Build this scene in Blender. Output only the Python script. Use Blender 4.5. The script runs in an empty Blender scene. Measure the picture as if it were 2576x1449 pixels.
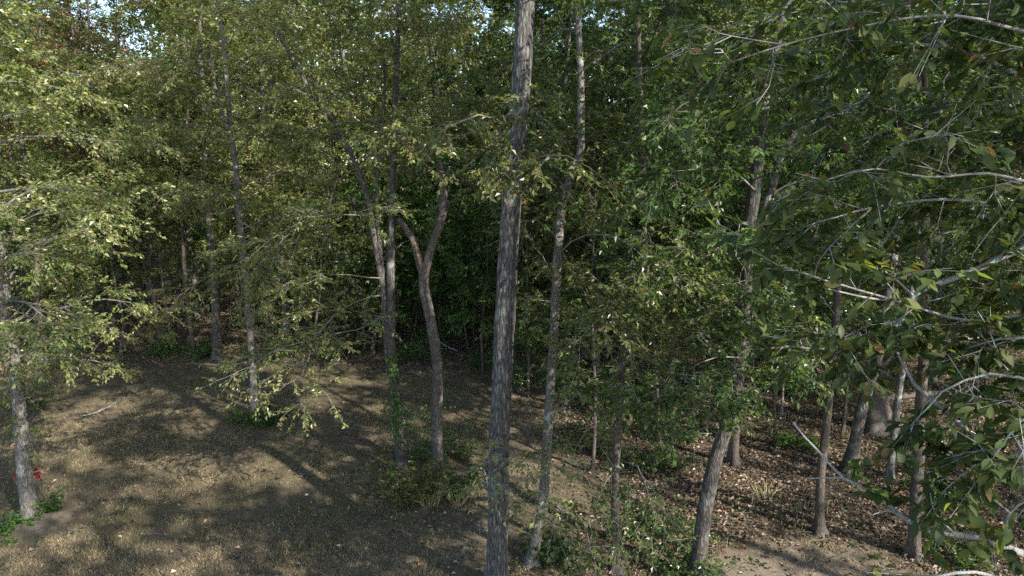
import bpy, math, random
import numpy as np
from mathutils import Vector, Matrix

PI = math.pi
SC = bpy.context.scene
COL = SC.collection

# ------------------------------------------------------------------ camera
CAM_H = 7.0
PITCH = math.radians(10.0)
FPX = 683.0                                   # focal length in pixels of a 1024 px wide frame
cam_d = bpy.data.cameras.new('camera')
cam_d.sensor_width = 36.0
cam_d.lens = 36.0 * FPX / 1024.0
cam_d.clip_start = 0.05
cam_d.clip_end = 1500
cam = bpy.data.objects.new('camera', cam_d)
COL.objects.link(cam)
cam.location = (0, 0, CAM_H)
cam.rotation_euler = (PI / 2 - PITCH, 0, 0)
SC.camera = cam

# ------------------------------------------------------------------ sky, sun, exposure
SUN_EL = math.radians(35)
SUN_H = Vector((0.72, -0.69, 0)).normalized()           # horizontal direction towards the sun
SUN_V = Vector((SUN_H.x * math.cos(SUN_EL), SUN_H.y * math.cos(SUN_EL), math.sin(SUN_EL)))
world = bpy.data.worlds.new('World')
SC.world = world
world.use_nodes = True
wn = world.node_tree.nodes
sky = wn.new('ShaderNodeTexSky')
sky.sky_type = 'NISHITA'
sky.sun_disc = False
sky.sun_elevation = SUN_EL
sky.sun_rotation = math.atan2(SUN_H.x, SUN_H.y)
sky.air_density = 1.0
sky.dust_density = 0.7
bg = wn['Background']
bg.inputs['Strength'].default_value = 0.145
world.node_tree.links.new(sky.outputs[0], bg.inputs['Color'])
sun_d = bpy.data.lights.new('sun', 'SUN')
sun_d.energy = 4.7
sun_d.angle = math.radians(0.6)
sun_d.color = (1.0, 0.93, 0.82)
sun = bpy.data.objects.new('sun', sun_d)
COL.objects.link(sun)
sun.rotation_euler = SUN_V.to_track_quat('Z', 'Y').to_euler()
SC.view_settings.view_transform = 'Standard'
SC.view_settings.look = 'None'
SC.view_settings.gamma = 1.0
SC.view_settings.use_curve_mapping = False
SC.view_settings.exposure = 1.38
cy = SC.cycles
cy.use_denoising = False
cy.max_bounces = 8
cy.diffuse_bounces = 4
cy.glossy_bounces = 2
cy.transmission_bounces = 4
cy.transparent_max_bounces = 4
cy.caustics_reflective = False
cy.caustics_refractive = False
cy.sample_clamp_indirect = 4.0

# ------------------------------------------------------------------ helpers
def ray(px, py):
    """pixel of a 2576 px wide frame -> direction (x, forward, up) with unnormalised length"""
    x = px / 2.515625 - 512.0
    d = py / 2.515625 - 288.0
    f = FPX * math.cos(PITCH) - d * math.sin(PITCH)
    u = -(FPX * math.sin(PITCH) + d * math.cos(PITCH))
    return x, f, u

def at(px, py, Y):
    x, f, u = ray(px, py)
    s = Y / f
    return np.array((x * s, Y, CAM_H + u * s))

def vnoise(x, y, cell, seed):
    """smooth value noise 0..1"""
    g = np.random.default_rng(seed).uniform(0, 1, (256, 256))
    u = np.asarray(x, float) / cell + 500; v = np.asarray(y, float) / cell + 500
    i = np.floor(u).astype(int); j = np.floor(v).astype(int); fu = u - i; fv = v - j
    fu = fu * fu * (3 - 2 * fu); fv = fv * fv * (3 - 2 * fv)
    i0, i1, j0, j1 = i % 256, (i + 1) % 256, j % 256, (j + 1) % 256
    return (g[i0, j0] * (1 - fu) + g[i1, j0] * fu) * (1 - fv) + (g[i0, j1] * (1 - fu) + g[i1, j1] * fu) * fv

def gz(x, y):
    """terrain height"""
    x = np.asarray(x, float); y = np.asarray(y, float)
    z = 0.10 * np.sin(x * 0.31 + 1.0) * np.cos(y * 0.23) + 0.05 * np.sin(x * 0.9 + y * 0.7)
    z = z + 0.09 * (vnoise(x, y, 1.7, 21) - .5) + 0.035 * (vnoise(x, y, .55, 22) - .5)
    z = z + 0.03 * np.clip(y - 30, 0, 200)
    return z

def ground_at(px, py):
    x, f, u = ray(px, py)
    s = CAM_H / -u
    for _ in range(6):
        s = (CAM_H - float(gz(x * s, f * s))) / -u
    return np.array((x * s, f * s, float(gz(x * s, f * s))))

def nrm(v):
    return v / np.maximum(np.linalg.norm(v, axis=-1, keepdims=True), 1e-9)

class Acc:
    """collects quads / triangles and makes one mesh"""
    def __init__(self):
        self.v = []; self.q = []; self.t = []; self.n = 0
        self.qc = []; self.tc = []
    def add(self, v, q=None, t=None, qc=None, tc=None):
        v = np.asarray(v, np.float32)
        if q is not None and len(q):
            self.q.append(np.asarray(q, np.int64) + self.n)
            self.qc.append(np.ones((len(q), 3), np.float32) * 0.5 if qc is None else qc)
        if t is not None and len(t):
            self.t.append(np.asarray(t, np.int64) + self.n)
            self.tc.append(np.ones((len(t), 3), np.float32) * 0.5 if tc is None else tc)
        self.v.append(v); self.n += len(v)
    def mesh(self, name, mat, smooth=True, colour=False, uv=None):
        v = np.concatenate(self.v) if self.v else np.zeros((0, 3), np.float32)
        q = np.concatenate(self.q) if self.q else np.zeros((0, 4), np.int64)
        t = np.concatenate(self.t) if self.t else np.zeros((0, 3), np.int64)
        me = bpy.data.meshes.new(name)
        me.vertices.add(len(v)); me.vertices.foreach_set('co', v.ravel())
        nl = len(q) * 4 + len(t) * 3
        me.loops.add(nl)
        me.loops.foreach_set('vertex_index', np.concatenate([q.ravel(), t.ravel()]).astype(np.int32))
        me.polygons.add(len(q) + len(t))
        st = np.concatenate([np.arange(len(q)) * 4, len(q) * 4 + np.arange(len(t)) * 3]).astype(np.int32)
        me.polygons.foreach_set('loop_start', st)
        me.update(calc_edges=True)
        me.polygons.foreach_set('use_smooth', np.full(len(q) + len(t), smooth))
        if colour:
            c = np.concatenate(self.qc + self.tc) if (self.qc or self.tc) else np.zeros((0, 3))
            a = me.attributes.new('tint', 'FLOAT_COLOR', 'FACE')
            c4 = np.ones((len(c), 4), np.float32); c4[:, :3] = c
            a.data.foreach_set('color', c4.ravel())
        me.materials.append(mat)
        return me
    def build(self, name, mat, parent=None, **k):
        o = bpy.data.objects.new(name, self.mesh(name, mat, **k))
        COL.objects.link(o)
        if parent is not None: o.parent = parent
        return o

def thing(name, label, cat, loc=(0, 0, 0), rz=0.0, group=None):
    o = bpy.data.objects.new(name, None)
    o.empty_display_size = 0.3
    COL.objects.link(o)
    o.location = loc; o.rotation_euler = (0, 0, rz)
    o['label'] = label; o['category'] = cat
    if group: o['group'] = group
    return o

def tag(o, label, cat=None, group=None, kind=None):
    o['label'] = label
    if cat: o['category'] = cat
    if group: o['group'] = group
    if kind: o['kind'] = kind
    return o

def dup(root, loc, rz, scale, label, group):
    r = root.copy(); COL.objects.link(r)
    r.location = loc; r.rotation_euler = (0, 0, rz); r.scale = (scale,) * 3
    r['label'] = label; r['group'] = group
    for ch in root.children:
        c = ch.copy(); COL.objects.link(c); c.parent = r
    return r

def smooth_path(p, r, step):
    """Catmull-Rom resample of a polyline with radii"""
    p = np.asarray(p, float); r = np.asarray(r, float)
    P = np.vstack([2 * p[0] - p[1], p, 2 * p[-1] - p[-2]])
    op, orr = [], []
    for i in range(len(p) - 1):
        a, b, c, d = P[i], P[i + 1], P[i + 2], P[i + 3]
        n = max(2, int(np.linalg.norm(c - b) / step))
        t = (np.arange(n) / n)[:, None]
        op.append(0.5 * ((2 * b) + (c - a) * t + (2 * a - 5 * b + 4 * c - d) * t ** 2 + (3 * b - a - 3 * c + d) * t ** 3))
        orr.append(r[i] + (r[i + 1] - r[i]) * t[:, 0])
    op.append(p[-1:]); orr.append(r[-1:])
    return np.vstack(op), np.concatenate(orr)

def tube(acc, pts, rad, k=6, rough=0.0, rng=None, cap=True, lobes=None):
    pts = np.asarray(pts, float); rad = np.asarray(rad, float); n = len(pts)
    tan = nrm(np.gradient(pts, axis=0))
    mean = nrm(tan.mean(0))
    ref = np.array((0, 1.0, 0)) if abs(mean[1]) < 0.8 else np.array((1.0, 0, 0))
    a = nrm(np.cross(tan, ref)); b = np.cross(tan, a)
    th = np.arange(k) * 2 * PI / k
    R = rad[:, None] * np.ones(k)
    if rough > 0:
        ridge = rng.normal(0, 1, (n // 4 + 3, k))
        zi = np.linspace(0, n // 4 + 1.99, n); i0 = zi.astype(int); fr = (zi - i0)[:, None]
        R = R * (1 + rough * (ridge[i0] * (1 - fr) + ridge[i0 + 1] * fr))
    if lobes is not None:
        ph = rng.uniform(0, 6.28, 2)
        R = R * (1 + lobes[:, None] * (np.cos(3 * th + ph[0]) * .6 + np.cos(5 * th + ph[1]) * .5 + .3)[None])
    v = pts[:, None, :] + R[..., None] * (np.cos(th)[None, :, None] * a[:, None, :] + np.sin(th)[None, :, None] * b[:, None, :])
    v = v.reshape(-1, 3)
    i = np.arange(n - 1)[:, None] * k; j = np.arange(k)[None, :]; j2 = (j + 1) % k
    q = np.stack([i + j, i + k + j, i + k + j2, i + j2], -1).reshape(-1, 4)
    t = None
    if cap:
        v = np.vstack([v, pts[-1:]])
        e = (n - 1) * k
        t = np.stack([e + np.arange(k), np.full(k, n * k), e + (np.arange(k) + 1) % k], -1)
    acc.add(v, q=q, t=t)

def prisms(acc, a, b, r0, r1):
    """many thin straight 3-sided twigs"""
    n = len(a)
    if n == 0: return
    d = nrm(b - a)
    ref = np.where(np.abs(d[:, 2:3]) < 0.8, np.array([[0, 0, 1.0]]), np.array([[1.0, 0, 0]]))
    u = nrm(np.cross(d, ref)); w = np.cross(d, u)
    vs = []
    for (p, r) in ((a, r0), (b, r1)):
        for k in range(3):
            th = k * 2 * PI / 3
            vs.append(p + (math.cos(th) * u + math.sin(th) * w) * np.asarray(r).reshape(-1, 1))
    v = np.stack(vs, 1).reshape(-1, 3)
    base = np.arange(n)[:, None] * 6
    q = np.concatenate([base + np.array([[k, 3 + k, 3 + (k + 1) % 3, (k + 1) % 3]]) for k in range(3)])
    acc.add(v, q=q)

def leaves(acc, pos, d, n, L, W, col, fold=0.25):
    """rhombic leaves folded along the midrib (2 triangles each)"""
    d = nrm(d); s = nrm(np.cross(d, n)); n = np.cross(s, d)
    L = np.asarray(L).reshape(-1, 1); W = np.asarray(W).reshape(-1, 1)
    m = pos + d * L * 0.45
    up = n * W * fold
    v = np.stack([pos, m + s * W * 0.5 + up, pos + d * L - n * L * 0.12, m - s * W * 0.5 + up], 1).reshape(-1, 3)
    b = np.arange(len(pos))[:, None] * 4
    t = np.stack([b + np.array([[0, 1, 2]]), b + np.array([[0, 2, 3]])], 1).reshape(-1, 3)
    acc.add(v, t=t, tc=np.repeat(col, 2, axis=0))

BL_T = np.array([0.0, 0.16, 0.36, 0.6, 0.82, 1.0])
BL_W = np.array([0.0, 0.26, 0.47, 0.5, 0.3, 0.0])
def big_leaves(acc, pos, d, n, L, W, col, fold=0.18, rng=None):
    """broad leaves with a curved outline and a drooping blade"""
    d = nrm(d); s = nrm(np.cross(d, n)); n = np.cross(s, d)
    N = len(pos)
    L = np.asarray(L).reshape(-1, 1); W = np.asarray(W).reshape(-1, 1)
    rows = []
    curl = (rng.uniform(-0.1, 0.5, (N, 1)) if rng is not None else 0.12)
    for t_, w_ in zip(BL_T, BL_W):
        c = pos + d * L * t_ - n * L * curl * t_ * t_
        rows.append(c + s * W * w_ + n * W * fold * w_)
        rows.append(c)
        rows.append(c - s * W * w_ + n * W * fold * w_)
    v = np.stack(rows, 1).reshape(-1, 3)
    b = np.arange(N)[:, None] * 18
    q = []
    for i in range(5):
        q.append([3 * i, 3 * i + 1, 3 * i + 4, 3 * i + 3]); q.append([3 * i + 1, 3 * i + 2, 3 * i + 5, 3 * i + 4])
    q = (b[:, None, :] + np.array(q)[None]).reshape(-1, 4)
    acc.add(v, q=q, qc=np.repeat(col, 10, axis=0))

# ------------------------------------------------------------------ materials
def nodes(name):
    m = bpy.data.materials.new(name); m.use_nodes = True
    nt = m.node_tree
    return m, nt, nt.nodes, nt.links

def mk_leaf(name, transl=0.38, rough=0.45, spec=0.35, gain=1.0):
    m, nt, N, K = nodes(name)
    p = N['Principled BSDF']; out = N['Material Output']
    at_ = N.new('ShaderNodeAttribute'); at_.attribute_name = 'tint'
    oi = N.new('ShaderNodeObjectInfo')
    hs = N.new('ShaderNodeHueSaturation')
    mr = N.new('ShaderNodeMapRange'); mr.inputs[3].default_value = 0.485; mr.inputs[4].default_value = 0.512
    mv = N.new('ShaderNodeMapRange'); mv.inputs[3].default_value = 0.85 * gain; mv.inputs[4].default_value = 1.2 * gain
    K.new(oi.outputs['Random'], mr.inputs[0]); K.new(oi.outputs['Random'], mv.inputs[0])
    K.new(mr.outputs[0], hs.inputs['Hue']); K.new(mv.outputs[0], hs.inputs['Value'])
    K.new(at_.outputs['Color'], hs.inputs['Color'])
    K.new(hs.outputs[0], p.inputs['Base Color'])
    p.inputs['Roughness'].default_value = rough
    p.inputs['Specular IOR Level'].default_value = spec
    tr = N.new('ShaderNodeBsdfTranslucent')
    mul = N.new('ShaderNodeMix'); mul.data_type = 'RGBA'; mul.blend_type = 'MULTIPLY'; mul.inputs[0].default_value = 1
    K.new(hs.outputs[0], mul.inputs[6]); mul.inputs[7].default_value = (1.85, 1.95, 0.75, 1)
    K.new(mul.outputs[2], tr.inputs['Color'])
    mx = N.new('ShaderNodeMixShader'); mx.inputs[0].default_value = transl
    K.new(p.outputs[0], mx.inputs[1]); K.new(tr.outputs[0], mx.inputs[2]); K.new(mx.outputs[0], out.inputs[0])
    return m

def mk_bark(name, dark, mid, light, sc=1.0, bump=0.6, lichen=0.25, lcol=(0.32, 0.36, 0.33)):
    m, nt, N, K = nodes(name)
    p = N['Principled BSDF']
    tc = N.new('ShaderNodeTexCoord')
    mp = N.new('ShaderNodeMapping'); mp.inputs['Scale'].default_value = (26 * sc, 26 * sc, 5.0 * sc)
    K.new(tc.outputs['Object'], mp.inputs[0])
    nz = N.new('ShaderNodeTexNoise'); nz.inputs['Scale'].default_value = 0.8; nz.inputs['Detail'].default_value = 3
    K.new(mp.outputs[0], nz.inputs['Vector'])
    ad = N.new('ShaderNodeVectorMath'); ad.operation = 'MULTIPLY_ADD'
    ad.inputs[1].default_value = (2.2, 2.2, 2.2)
    K.new(nz.outputs['Color'], ad.inputs[0]); K.new(mp.outputs[0], ad.inputs[2])
    vo = N.new('ShaderNodeTexVoronoi'); vo.feature = 'DISTANCE_TO_EDGE'; vo.inputs['Scale'].default_value = 0.9
    K.new(ad.outputs[0], vo.inputs['Vector'])
    n2 = N.new('ShaderNodeTexNoise'); n2.inputs['Scale'].default_value = 3; n2.inputs['Detail'].default_value = 6
    K.new(mp.outputs[0], n2.inputs['Vector'])
    mm = N.new('ShaderNodeMath'); mm.operation = 'MULTIPLY_ADD'; mm.inputs[1].default_value = 0.9
    K.new(vo.outputs['Distance'], mm.inputs[0])
    m3 = N.new('ShaderNodeMath'); m3.operation = 'MULTIPLY'; m3.inputs[1].default_value = 0.55
    K.new(n2.outputs[0], m3.inputs[0]); K.new(m3.outputs[0], mm.inputs[2])
    cr = N.new('ShaderNodeValToRGB')
    e = cr.color_ramp.elements
    e[0].position = 0.18; e[0].color = (*dark, 1); e[1].position = 0.75; e[1].color = (*light, 1)
    x = e.new(0.4); x.color = (*mid, 1)
    K.new(mm.outputs[0], cr.inputs[0])
    # lichen patches
    n4 = N.new('ShaderNodeTexNoise'); n4.inputs['Scale'].default_value = 3.2 * sc; n4.inputs['Detail'].default_value = 5; n4.inputs['Roughness'].default_value = 0.65
    K.new(tc.outputs['Object'], n4.inputs['Vector'])
    r2 = N.new('ShaderNodeMapRange'); r2.inputs[1].default_value = 0.55; r2.inputs[2].default_value = 0.66; r2.inputs[4].default_value = lichen * 2
    K.new(n4.outputs[0], r2.inputs[0])
    mxc = N.new('ShaderNodeMix'); mxc.data_type = 'RGBA'
    K.new(r2.outputs[0], mxc.inputs[0]); K.new(cr.outputs[0], mxc.inputs[6]); mxc.inputs[7].default_value = (*lcol, 1)
    K.new(mxc.outputs[2], p.inputs['Base Color'])
    p.inputs['Roughness'].default_value = 0.9; p.inputs['Specular IOR Level'].default_value = 0.15
    bp = N.new('ShaderNodeBump'); bp.inputs['Strength'].default_value = bump; bp.inputs['Distance'].default_value = 0.03
    K.new(mm.outputs[0], bp.inputs['Height']); K.new(bp.outputs[0], p.inputs['Normal'])
    return m

M_LEAF = mk_leaf('leaf', rough=0.33, spec=0.6, transl=0.46)
M_DRY = mk_leaf('dry_leaf', rough=0.7, spec=0.12, transl=0.15)
M_LEAF_NEAR = mk_leaf('leaf_near', transl=0.45, rough=0.5, spec=0.28)
M_BARK = mk_bark('bark_ridged', (0.026, 0.023, 0.022), (0.085, 0.077, 0.071), (0.22, 0.205, 0.192), 1.0, 0.9)
M_BARK2 = mk_bark('bark_brown', (0.03, 0.025, 0.022), (0.085, 0.07, 0.06), (0.18, 0.155, 0.135), 1.5, 0.6, 0.15)
M_BARK3 = mk_bark('bark_pale', (0.04, 0.036, 0.034), (0.13, 0.12, 0.11), (0.31, 0.295, 0.275), 1.4, 0.5, 0.3, (0.45, 0.46, 0.42))
M_TWIG = mk_bark('bark_grey_twig', (0.16, 0.15, 0.14), (0.28, 0.27, 0.26), (0.45, 0.44, 0.43), 3.0, 0.25, 0.45, (0.30, 0.40, 0.42))
M_BIG = mk_bark('bark_lichened', (0.022, 0.021, 0.020), (0.090, 0.086, 0.082), (0.27, 0.262, 0.25), 0.8, 1.0, 0.38, (0.19, 0.225, 0.205))
M_LIMB = mk_bark('bark_limb', (0.09, 0.08, 0.07), (0.2, 0.18, 0.16), (0.36, 0.34, 0.31), 2.5, 0.3, 0.3)
M_DEAD = mk_bark('bark_dead', (0.035, 0.03, 0.027), (0.115, 0.098, 0.088), (0.24, 0.21, 0.19), 1.4, 0.9, 0.12)
M_WOOD = mk_bark('bare_wood', (0.07, 0.045, 0.03), (0.19, 0.13, 0.095), (0.33, 0.26, 0.20), 1.8, 0.4, 0.0)

# ------------------------------------------------------------------ leaf colours (linear)
PAL = {
    'olive':  [((0.185, 0.205, 0.080), 5), ((0.260, 0.250, 0.125), 3), ((0.105, 0.145, 0.045), 4), ((0.28, 0.20, 0.08), .35), ((0.22, 0.12, 0.06), .2)],
    'mix':    [((0.130, 0.155, 0.052), 5), ((0.088, 0.120, 0.040), 5), ((0.20, 0.195, 0.08), 2), ((0.24, 0.15, 0.06), .35)],
    'green':  [((0.075, 0.120, 0.036), 6), ((0.055, 0.092, 0.030), 5), ((0.11, 0.145, 0.045), 2), ((0.17, 0.12, 0.05), .2)],
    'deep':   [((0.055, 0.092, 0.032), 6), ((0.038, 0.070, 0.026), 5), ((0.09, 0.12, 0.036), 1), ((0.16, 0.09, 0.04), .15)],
    'rust':   [((0.15, 0.075, 0.045), 5), ((0.11, 0.045, 0.035), 4), ((0.12, 0.115, 0.045), 3), ((0.20, 0.11, 0.06), 2)],
    'hick':   [((0.058, 0.092, 0.036), 6), ((0.085, 0.120, 0.042), 4), ((0.14, 0.155, 0.055), 1.2), ((0.22, 0.14, 0.07), .3)],
}
PAL['weed'] = [((0.06, 0.13, 0.03), 5), ((0.09, 0.16, 0.04), 3)]
PAL['dweed'] = [((0.05, 0.095, 0.03), 5), ((0.08, 0.12, 0.035), 3)]
PAL['red'] = [((0.17, 0.02, 0.035), 5), ((0.14, 0.04, 0.035), 3)]
PAL['shrub'] = [((0.08, 0.13, 0.03), 5), ((0.13, 0.15, 0.04), 3), ((0.22, 0.06, 0.05), .5)]
def colours(rng, pal, n, cluster=None):
    c = np.array([p[0] for p in PAL[pal]], np.float32); w = np.array([p[1] for p in PAL[pal]]); w = w / w.sum()
    i = rng.choice(len(c), n, p=w)
    out = c[i] * rng.lognormal(0, 0.22, (n, 1)).astype(np.float32)
    if cluster is not None: out = out * cluster
    return out.astype(np.float32)

def sprays(rng, wood, crown, org, dirs, tl, per, L, pal, big=False, twig_r=0.004, droop=0.25, ratio=0.5, flat=0.65):
    """twigs with leaves along both sides. org/dirs (T,3), tl (T,)"""
    T = len(org)
    if T == 0: return
    dirs = nrm(dirs)
    tl = np.asarray(tl).reshape(-1, 1)
    end = org + dirs * tl; end[:, 2:] -= tl * droop * 0.5
    if wood is not None:
        prisms(wood, org, end, np.full(T, twig_r), np.full(T, twig_r * 0.4))
    t = rng.uniform(0.15, 1.05, (T, per, 1)); t[:, 0] = 1.0
    p = org[:, None] + (end - org)[:, None] * t
    td = nrm(end - org)[:, None]
    side = nrm(np.cross(td, np.array([0, 0, 1.0])) + 1e-4)
    sg = rng.choice([-1.0, 1.0], (T, per, 1)); sg[:, 0] *= 0.2
    d = td * rng.uniform(0.3, 1.0, (T, per, 1)) + side * sg * rng.uniform(0.5, 1.1, (T, per, 1))
    d = d + rng.normal(0, 0.22, (T, per, 3)); d[..., 2] -= rng.uniform(0.0, 2 * droop, (T, per))
    n = np.array([0, 0, 1.0]) + rng.normal(0, flat, (T, per, 3))
    cl = rng.lognormal(0, 0.16, (T, 1, 1)) * np.ones((T, per, 1))
    col = colours(rng, pal, T * per, cl.reshape(-1, 1))
    Ls = (L * rng.uniform(0.6, 1.25, T * per))
    f = big_leaves if big else leaves
    kw = {'rng': rng} if big else {}
    p = p + rng.normal(0, 0.02, p.shape)
    f(crown, p.reshape(-1, 3), d.reshape(-1, 3), n.reshape(-1, 3), Ls, Ls * ratio * rng.uniform(0.85, 1.2, T * per), col, **kw)

def curve_pts(rng, start, direction, length, n=8, sag=0.2, wob=0.12):
    d = nrm(np.asarray(direction, float)); p = [np.asarray(start, float)]
    st = length / (n - 1)
    for i in range(n - 1):
        d = nrm(d + rng.normal(0, wob, 3) + np.array([0, 0, -sag / n]))
        p.append(p[-1] + d * st)
    return np.array(p)

def leafy_limb(rng, wood, crown, pts, r0, opts):
    """limb tube + sub-branches + leafy sprays"""
    n = len(pts)
    length = np.linalg.norm(np.diff(pts, axis=0), axis=1).sum()
    tube(wood, pts, r0 * np.linspace(1, 0.15, n) ** 0.9, k=opts.get('k', 5))
    ns = max(3, int(length * opts.get('subs', 2.6)))
    org, dr = [], []
    bare = opts.get('bare', 0.2)
    for j in range(ns):
        t = bare + (1 - bare) * (j + rng.uniform(0, 1)) / ns
        f = min(t * (n - 1), n - 1.001); i = int(f); p = pts[i] + (pts[i + 1] - pts[i]) * (f - i)
        tan = nrm(pts[i + 1] - pts[i])
        side = nrm(np.cross(tan, (0, 0, 1.0)) + 1e-4) * (1 if j % 2 else -1)
        d = tan * 0.7 + side * rng.uniform(0.5, 1.0) + rng.normal(0, 0.4, 3) + np.array((0, 0, opts.get('lift', 0.1)))
        sl = (0.35 + 0.4 * (1 - t)) * min(length, 3.2) * rng.uniform(0.6, 1.1) * opts.get('spread', 1.0)
        sp = curve_pts(rng, p, d, sl, 5, opts.get('sag', 0.35), opts.get('wob', 0.2))
        tube(wood, sp, np.linspace(max(0.005, r0 * 0.3 * (1 - t * 0.5)), 0.003, 5), k=3, cap=False)
        nt = max(2, int(sl * opts.get('twigs', 6)))
        tt = rng.uniform(0.15, 1.0, nt) * 3.999; ii = tt.astype(int)
        o = sp[ii] + (sp[ii + 1] - sp[ii]) * (tt - ii)[:, None]
        td = nrm(sp[ii + 1] - sp[ii]); sd = nrm(np.cross(td, (0, 0, 1.0)) + 1e-4) * rng.choice([-1, 1], nt)[:, None]
        dd = td * 0.6 + sd * rng.uniform(0.3, 1.0, (nt, 1)) + rng.normal(0, 0.45, (nt, 3))
        org.append(o); dr.append(dd)
    # the leader's own tip
    org.append(np.repeat(pts[-1:], 3, 0)); dr.append(nrm(pts[-1] - pts[-2]) + rng.normal(0, .4, (3, 3)))
    org = np.concatenate(org); dr = np.concatenate(dr)
    sprays(rng, wood if opts.get('twigwood', True) else None, crown, org, dr, rng.uniform(0.2, 0.55, len(org)) * opts.get('tw', 1.0),
           opts.get('per', 10), opts.get('L', 0.09), opts.get('pal', 'mix'), opts.get('big', False),
           droop=opts.get('droop', 0.25), ratio=opts.get('ratio', 0.5), flat=opts.get('flat', 0.65))

def trunk_interp(path, z):
    k = np.searchsorted(path[:, 2], z); k = min(max(k, 1), len(path) - 1)
    a, b = path[k - 1], path[k]
    t = (z - a[2]) / max(b[2] - a[2], 1e-6)
    return a + (b - a) * min(max(t, 0), 1)

def crown_on(rng, wood, crown, path, z0, z1, radius, nl, r_trunk, opts, az=None):
    """limbs all round a trunk between z0 and z1; radius(h) for h in 0..1"""
    for i in range(nl):
        h = (i + rng.uniform(0, 1)) / nl
        z = z0 + (z1 - z0) * h
        p = trunk_interp(path, z)
        a = i * 2.39996 + rng.uniform(-0.4, 0.4) if az is None else rng.uniform(*az)
        L = radius(h) * rng.uniform(0.7, 1.15)
        up = opts.get('up', 0.35) + 0.5 * h + rng.normal(0, .28)
        pts = curve_pts(rng, p, (math.cos(a), math.sin(a), up), L, 8, opts.get('lsag', 0.5), 0.10)
        leafy_limb(rng, wood, crown, pts, max(0.01, r_trunk * (0.27 - 0.14 * h)), opts)

def dome(rmax, low=0.55):
    return lambda h: rmax * (low + (1 - low) * math.sin(PI * min(1, h * 1.1 + 0.12)) if h < 0.8 else rmax * 0.55 * (1.25 - h) / 0.45 + 0.4)

# ------------------------------------------------------------------ ground
def mk_ground():
    m, nt, N, K = nodes('ground_soil_grass')
    p = N['Principled BSDF']
    tc = N.new('ShaderNodeTexCoord')
    def noise(s, d=6, r=0.6):
        n = N.new('ShaderNodeTexNoise'); n.inputs['Scale'].default_value = s; n.inputs['Detail'].default_value = d; n.inputs['Roughness'].default_value = r
        K.new(tc.outputs['Object'], n.inputs['Vector']); return n
    def ramp(src, stops):
        c = N.new('ShaderNodeValToRGB'); e = c.color_ramp.elements
        e[0].position, e[0].color = stops[0][0], (*stops[0][1], 1)
        e[1].position, e[1].color = stops[-1][0], (*stops[-1][1], 1)
        for s, cc in stops[1:-1]:
            x = e.new(s); x.color = (*cc, 1)
        K.new(src, c.inputs[0]); return c
    fine = noise(38, 8, 0.7); big = noise(0.7, 5, 0.6); mid = noise(5, 6, 0.65)
    g = ramp(fine.outputs[0], [(0.3, (0.048, 0.038, 0.027)), (0.5, (0.115, 0.092, 0.062)), (0.7, (0.22, 0.18, 0.13))])
    g2 = ramp(mid.outputs[0], [(0.35, (0.055, 0.048, 0.028)), (0.55, (0.125, 0.10, 0.068)), (0.75, (0.19, 0.155, 0.115))])
    mx = N.new('ShaderNodeMix'); mx.data_type = 'RGBA'; mx.inputs[0].default_value = 0.5
    K.new(g.outputs[0], mx.inputs[6]); K.new(g2.outputs[0], mx.inputs[7])
    # bare dirt patches
    dr = ramp(fine.outputs[0], [(0.3, (0.12, 0.097, 0.075)), (0.7, (0.26, 0.215, 0.17))])
    at_ = N.new('ShaderNodeAttribute'); at_.attribute_name = 'dirt'
    sm = N.new('ShaderNodeMath'); sm.operation = 'MULTIPLY_ADD'; sm.inputs[1].default_value = 1.0
    mr = N.new('ShaderNodeMapRange'); mr.inputs[1].default_value = 0.9; mr.inputs[2].default_value = 1.2
    K.new(at_.outputs['Fac'], sm.inputs[0]); K.new(mid.outputs[0], sm.inputs[2]); K.new(sm.outputs[0], mr.inputs[0])
    m2 = N.new('ShaderNodeMix'); m2.data_type = 'RGBA'
    K.new(mr.outputs[0], m2.inputs[0]); K.new(mx.outputs[2], m2.inputs[6]); K.new(dr.outputs[0], m2.inputs[7])
    K.new(m2.outputs[2], p.inputs['Base Color'])
    p.inputs['Roughness'].default_value = 0.95; p.inputs['Specular IOR Level'].default_value = 0.1
    bp = N.new('ShaderNodeBump'); bp.inputs['Strength'].default_value = 0.7; bp.inputs['Distance'].default_value = 0.04
    K.new(fine.outputs[0], bp.inputs['Height']); K.new(bp.outputs[0], p.inputs['Normal'])
    return m

def path_centre(y):                       # the worn trail in the lower right
    return 4.2 + (y - 10.8) * -0.15
def dirt_at(x, y):
    # trail at the lower right
    a = np.exp(-(((y - (10.6 + 0.05 * x)) / 1.5) ** 2)) * (1 / (1 + np.exp(-(x - 2.6) * 2))) * (1 / (1 + np.exp((x - 7.2) * 1.6)))
    # trail running back between the centre trunks
    c = -0.6 + 0.9 * np.sin((y - 12) * 0.22)
    b = 0.55 * np.exp(-(((x - c) / 1.2) ** 2)) * (y > 11) * (y < 25)
    d = 0.9 * np.exp(-(((x + 9.2) / 0.8) ** 2) - (((y - 12.3) / 0.5) ** 2))
    return np.clip(a * 0.9 + b + d, 0, 1)
def litter_at(x, y):
    """0 = mown grass, 1 = leaf litter of the wood"""
    edge = np.where(y < 26, 1.4 + 0.08 * (18 - y) + 0.6 * np.sin(y * 0.6), -60)
    s1 = 1 / (1 + np.exp(-(x - edge) * 1.8))
    back = 1 / (1 + np.exp(-(y - (24.5 + 0.8 * np.sin(x * 0.5))) * 1.2))
    left = 1 / (1 + np.exp((x + 17 + 0.2 * (22 - y)) * 1.2))
    return np.clip(np.maximum(np.maximum(s1, back), left * .7), 0, 1) * (1 - 0.93 * np.clip(dirt_at(x, y) * 1.6, 0, 1))

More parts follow.
